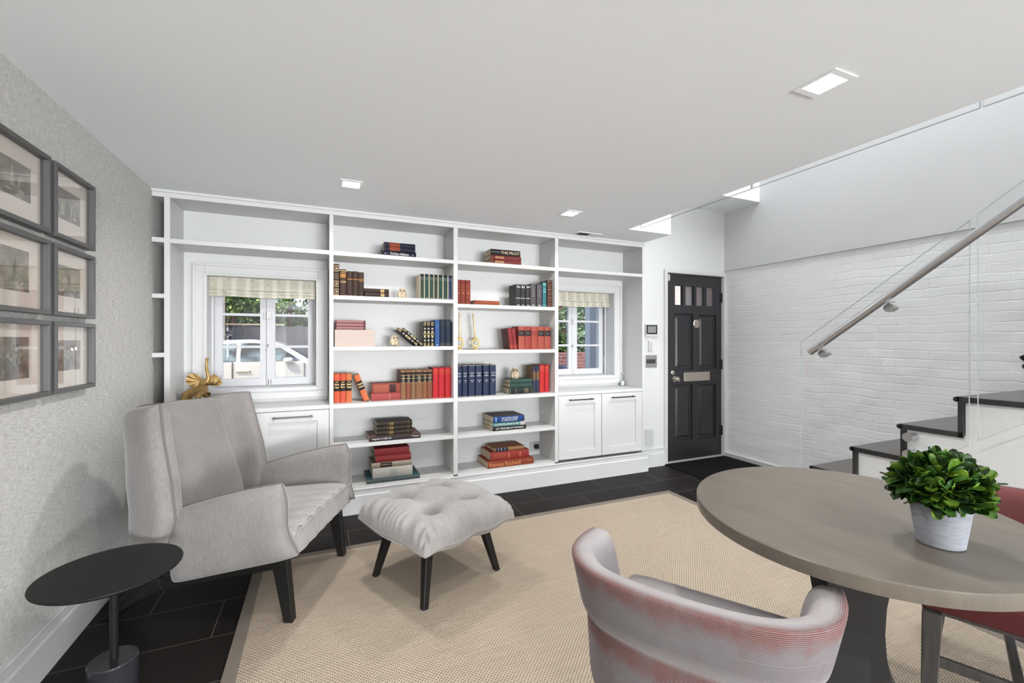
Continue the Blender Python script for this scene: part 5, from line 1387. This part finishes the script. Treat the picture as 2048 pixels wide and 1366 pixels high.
far_tree(-.06, 9.2, 3.2, [(-.03, 0, 2.35, .20), (.10, 0, 2.7, .3), (-.1, 0, 3.1, .3)], 'dark trunked young tree close to the fence end', lm=LEAF, size=.09, trunk=.05, dens=2600)
o = thing('hedge', 'dark clipped hedge behind the fence', 'hedge', (-2.6, 18.6, -.12))
rnd = random.Random(11); m = MB()
for i in range(9): leaves(m, (-3.4 + i * .80, .35 * sin(i * 2.1), 2.0), .80, 900, .18, rnd, 1.3)
m.build('foliage', leafmat('dark_hedge_leaves', srgb(30, 40, 22), srgb(62, 78, 40), srgb(120, 140, 70)), o)
MB().box(-3.6, 3.4, -.1, .2, 0, 2.3).build('core', mat('dark_twigs', (.012, .02, .008, 1), .9), o)
# right window view
o = thing('porch_column', 'white porch column outside the right window', 'column', (3.45, 5.2, -.12))
m = MB(); m.box(-.055, .085, -.06, .06, .0, 3.2); m.box(-.085, .115, -.09, .09, 0, .18); m.build('shaft', WHITE, o)
tag(MB().box(3.6, 9.5, 7.9, 8.1, -.12, 1.06).build('garden_wall', REDB), 'low red brick garden wall outside the right window', 'wall')
def bush(x, y, z, rad, label, lm, size=.06, n_=2600):
    o = thing('shrub', label, 'shrub', (x, y, -.12)); rnd = random.Random(int(x * 77)); m = MB()
    leaves(m, (0, 0, z + .12), rad, n_, size, rnd, .95); m.build('foliage', lm, o)
    MB().lathe([(.001, z + .12 - rad * .7), (rad * .7, z + .12 - rad * .4), (rad * .8, z + .12), (rad * .55, z + .12 + rad * .55), (.001, z + .12 + rad * .72)], n=16, cap=False).build('core', mat('dark_twigs', (.012, .02, .008, 1), .9), o)
    MB().cyl((0, 0, 0), (0, 0, z + .1), .05, n=8).build('stem', BARK, o)
bush(5.52, 8.75, 1.18, .36, 'clipped pale green ball shrub behind the garden wall', TREE2, .06)
bush(4.72, 8.75, 1.25, .40, 'dark green shrub left of the clipped ball shrub', LEAF, .08)
bush(3.12, 5.75, .66, .36, 'blue-green ground shrub low in the right window', leafmat('blue_green_leaves', srgb(40, 66, 70), srgb(92, 128, 130), srgb(170, 196, 200)), .05)
tree(7.3, 11.0, 3.2, [(-.7, 0, 2.1, .55), (.0, 0, 2.4, .6), (-.4, 0, 3.0, .7), (-.3, -.2, 1.6, .5), (.5, 0, 2.9, .6)], 'sunlit green tree behind the garden wall outside the right window', lm=TREE2, size=.10, dens=3000)
o = thing('brick_house', 'dark red brick house seen at the left edge of the right window', 'building', (5.0, 13.0, -.12))
MB().box(3.4, 7.72, 12.6, 15, -.12, 6).build('wall', MAROON, o, world=True)
m = MB(); m.box(4.2, 4.9, 12.56, 12.62, 2.2, 3.6); m.build('window', mat('pale_window', (.5, .55, .6, 1), .3), o, world=True)
o = thing('pink_house', 'pale pink brick house front seen through the entrance door panes', 'building', (12, 9.6, -.12))
MB().box(8.9, 17, 9.6, 13, -.12, 7).build('wall', PINK, o, world=True)
MB().box(8.8, 17.2, 9.2, 13, 5.0, 5.2).build('cornice', WHITE, o, world=True)
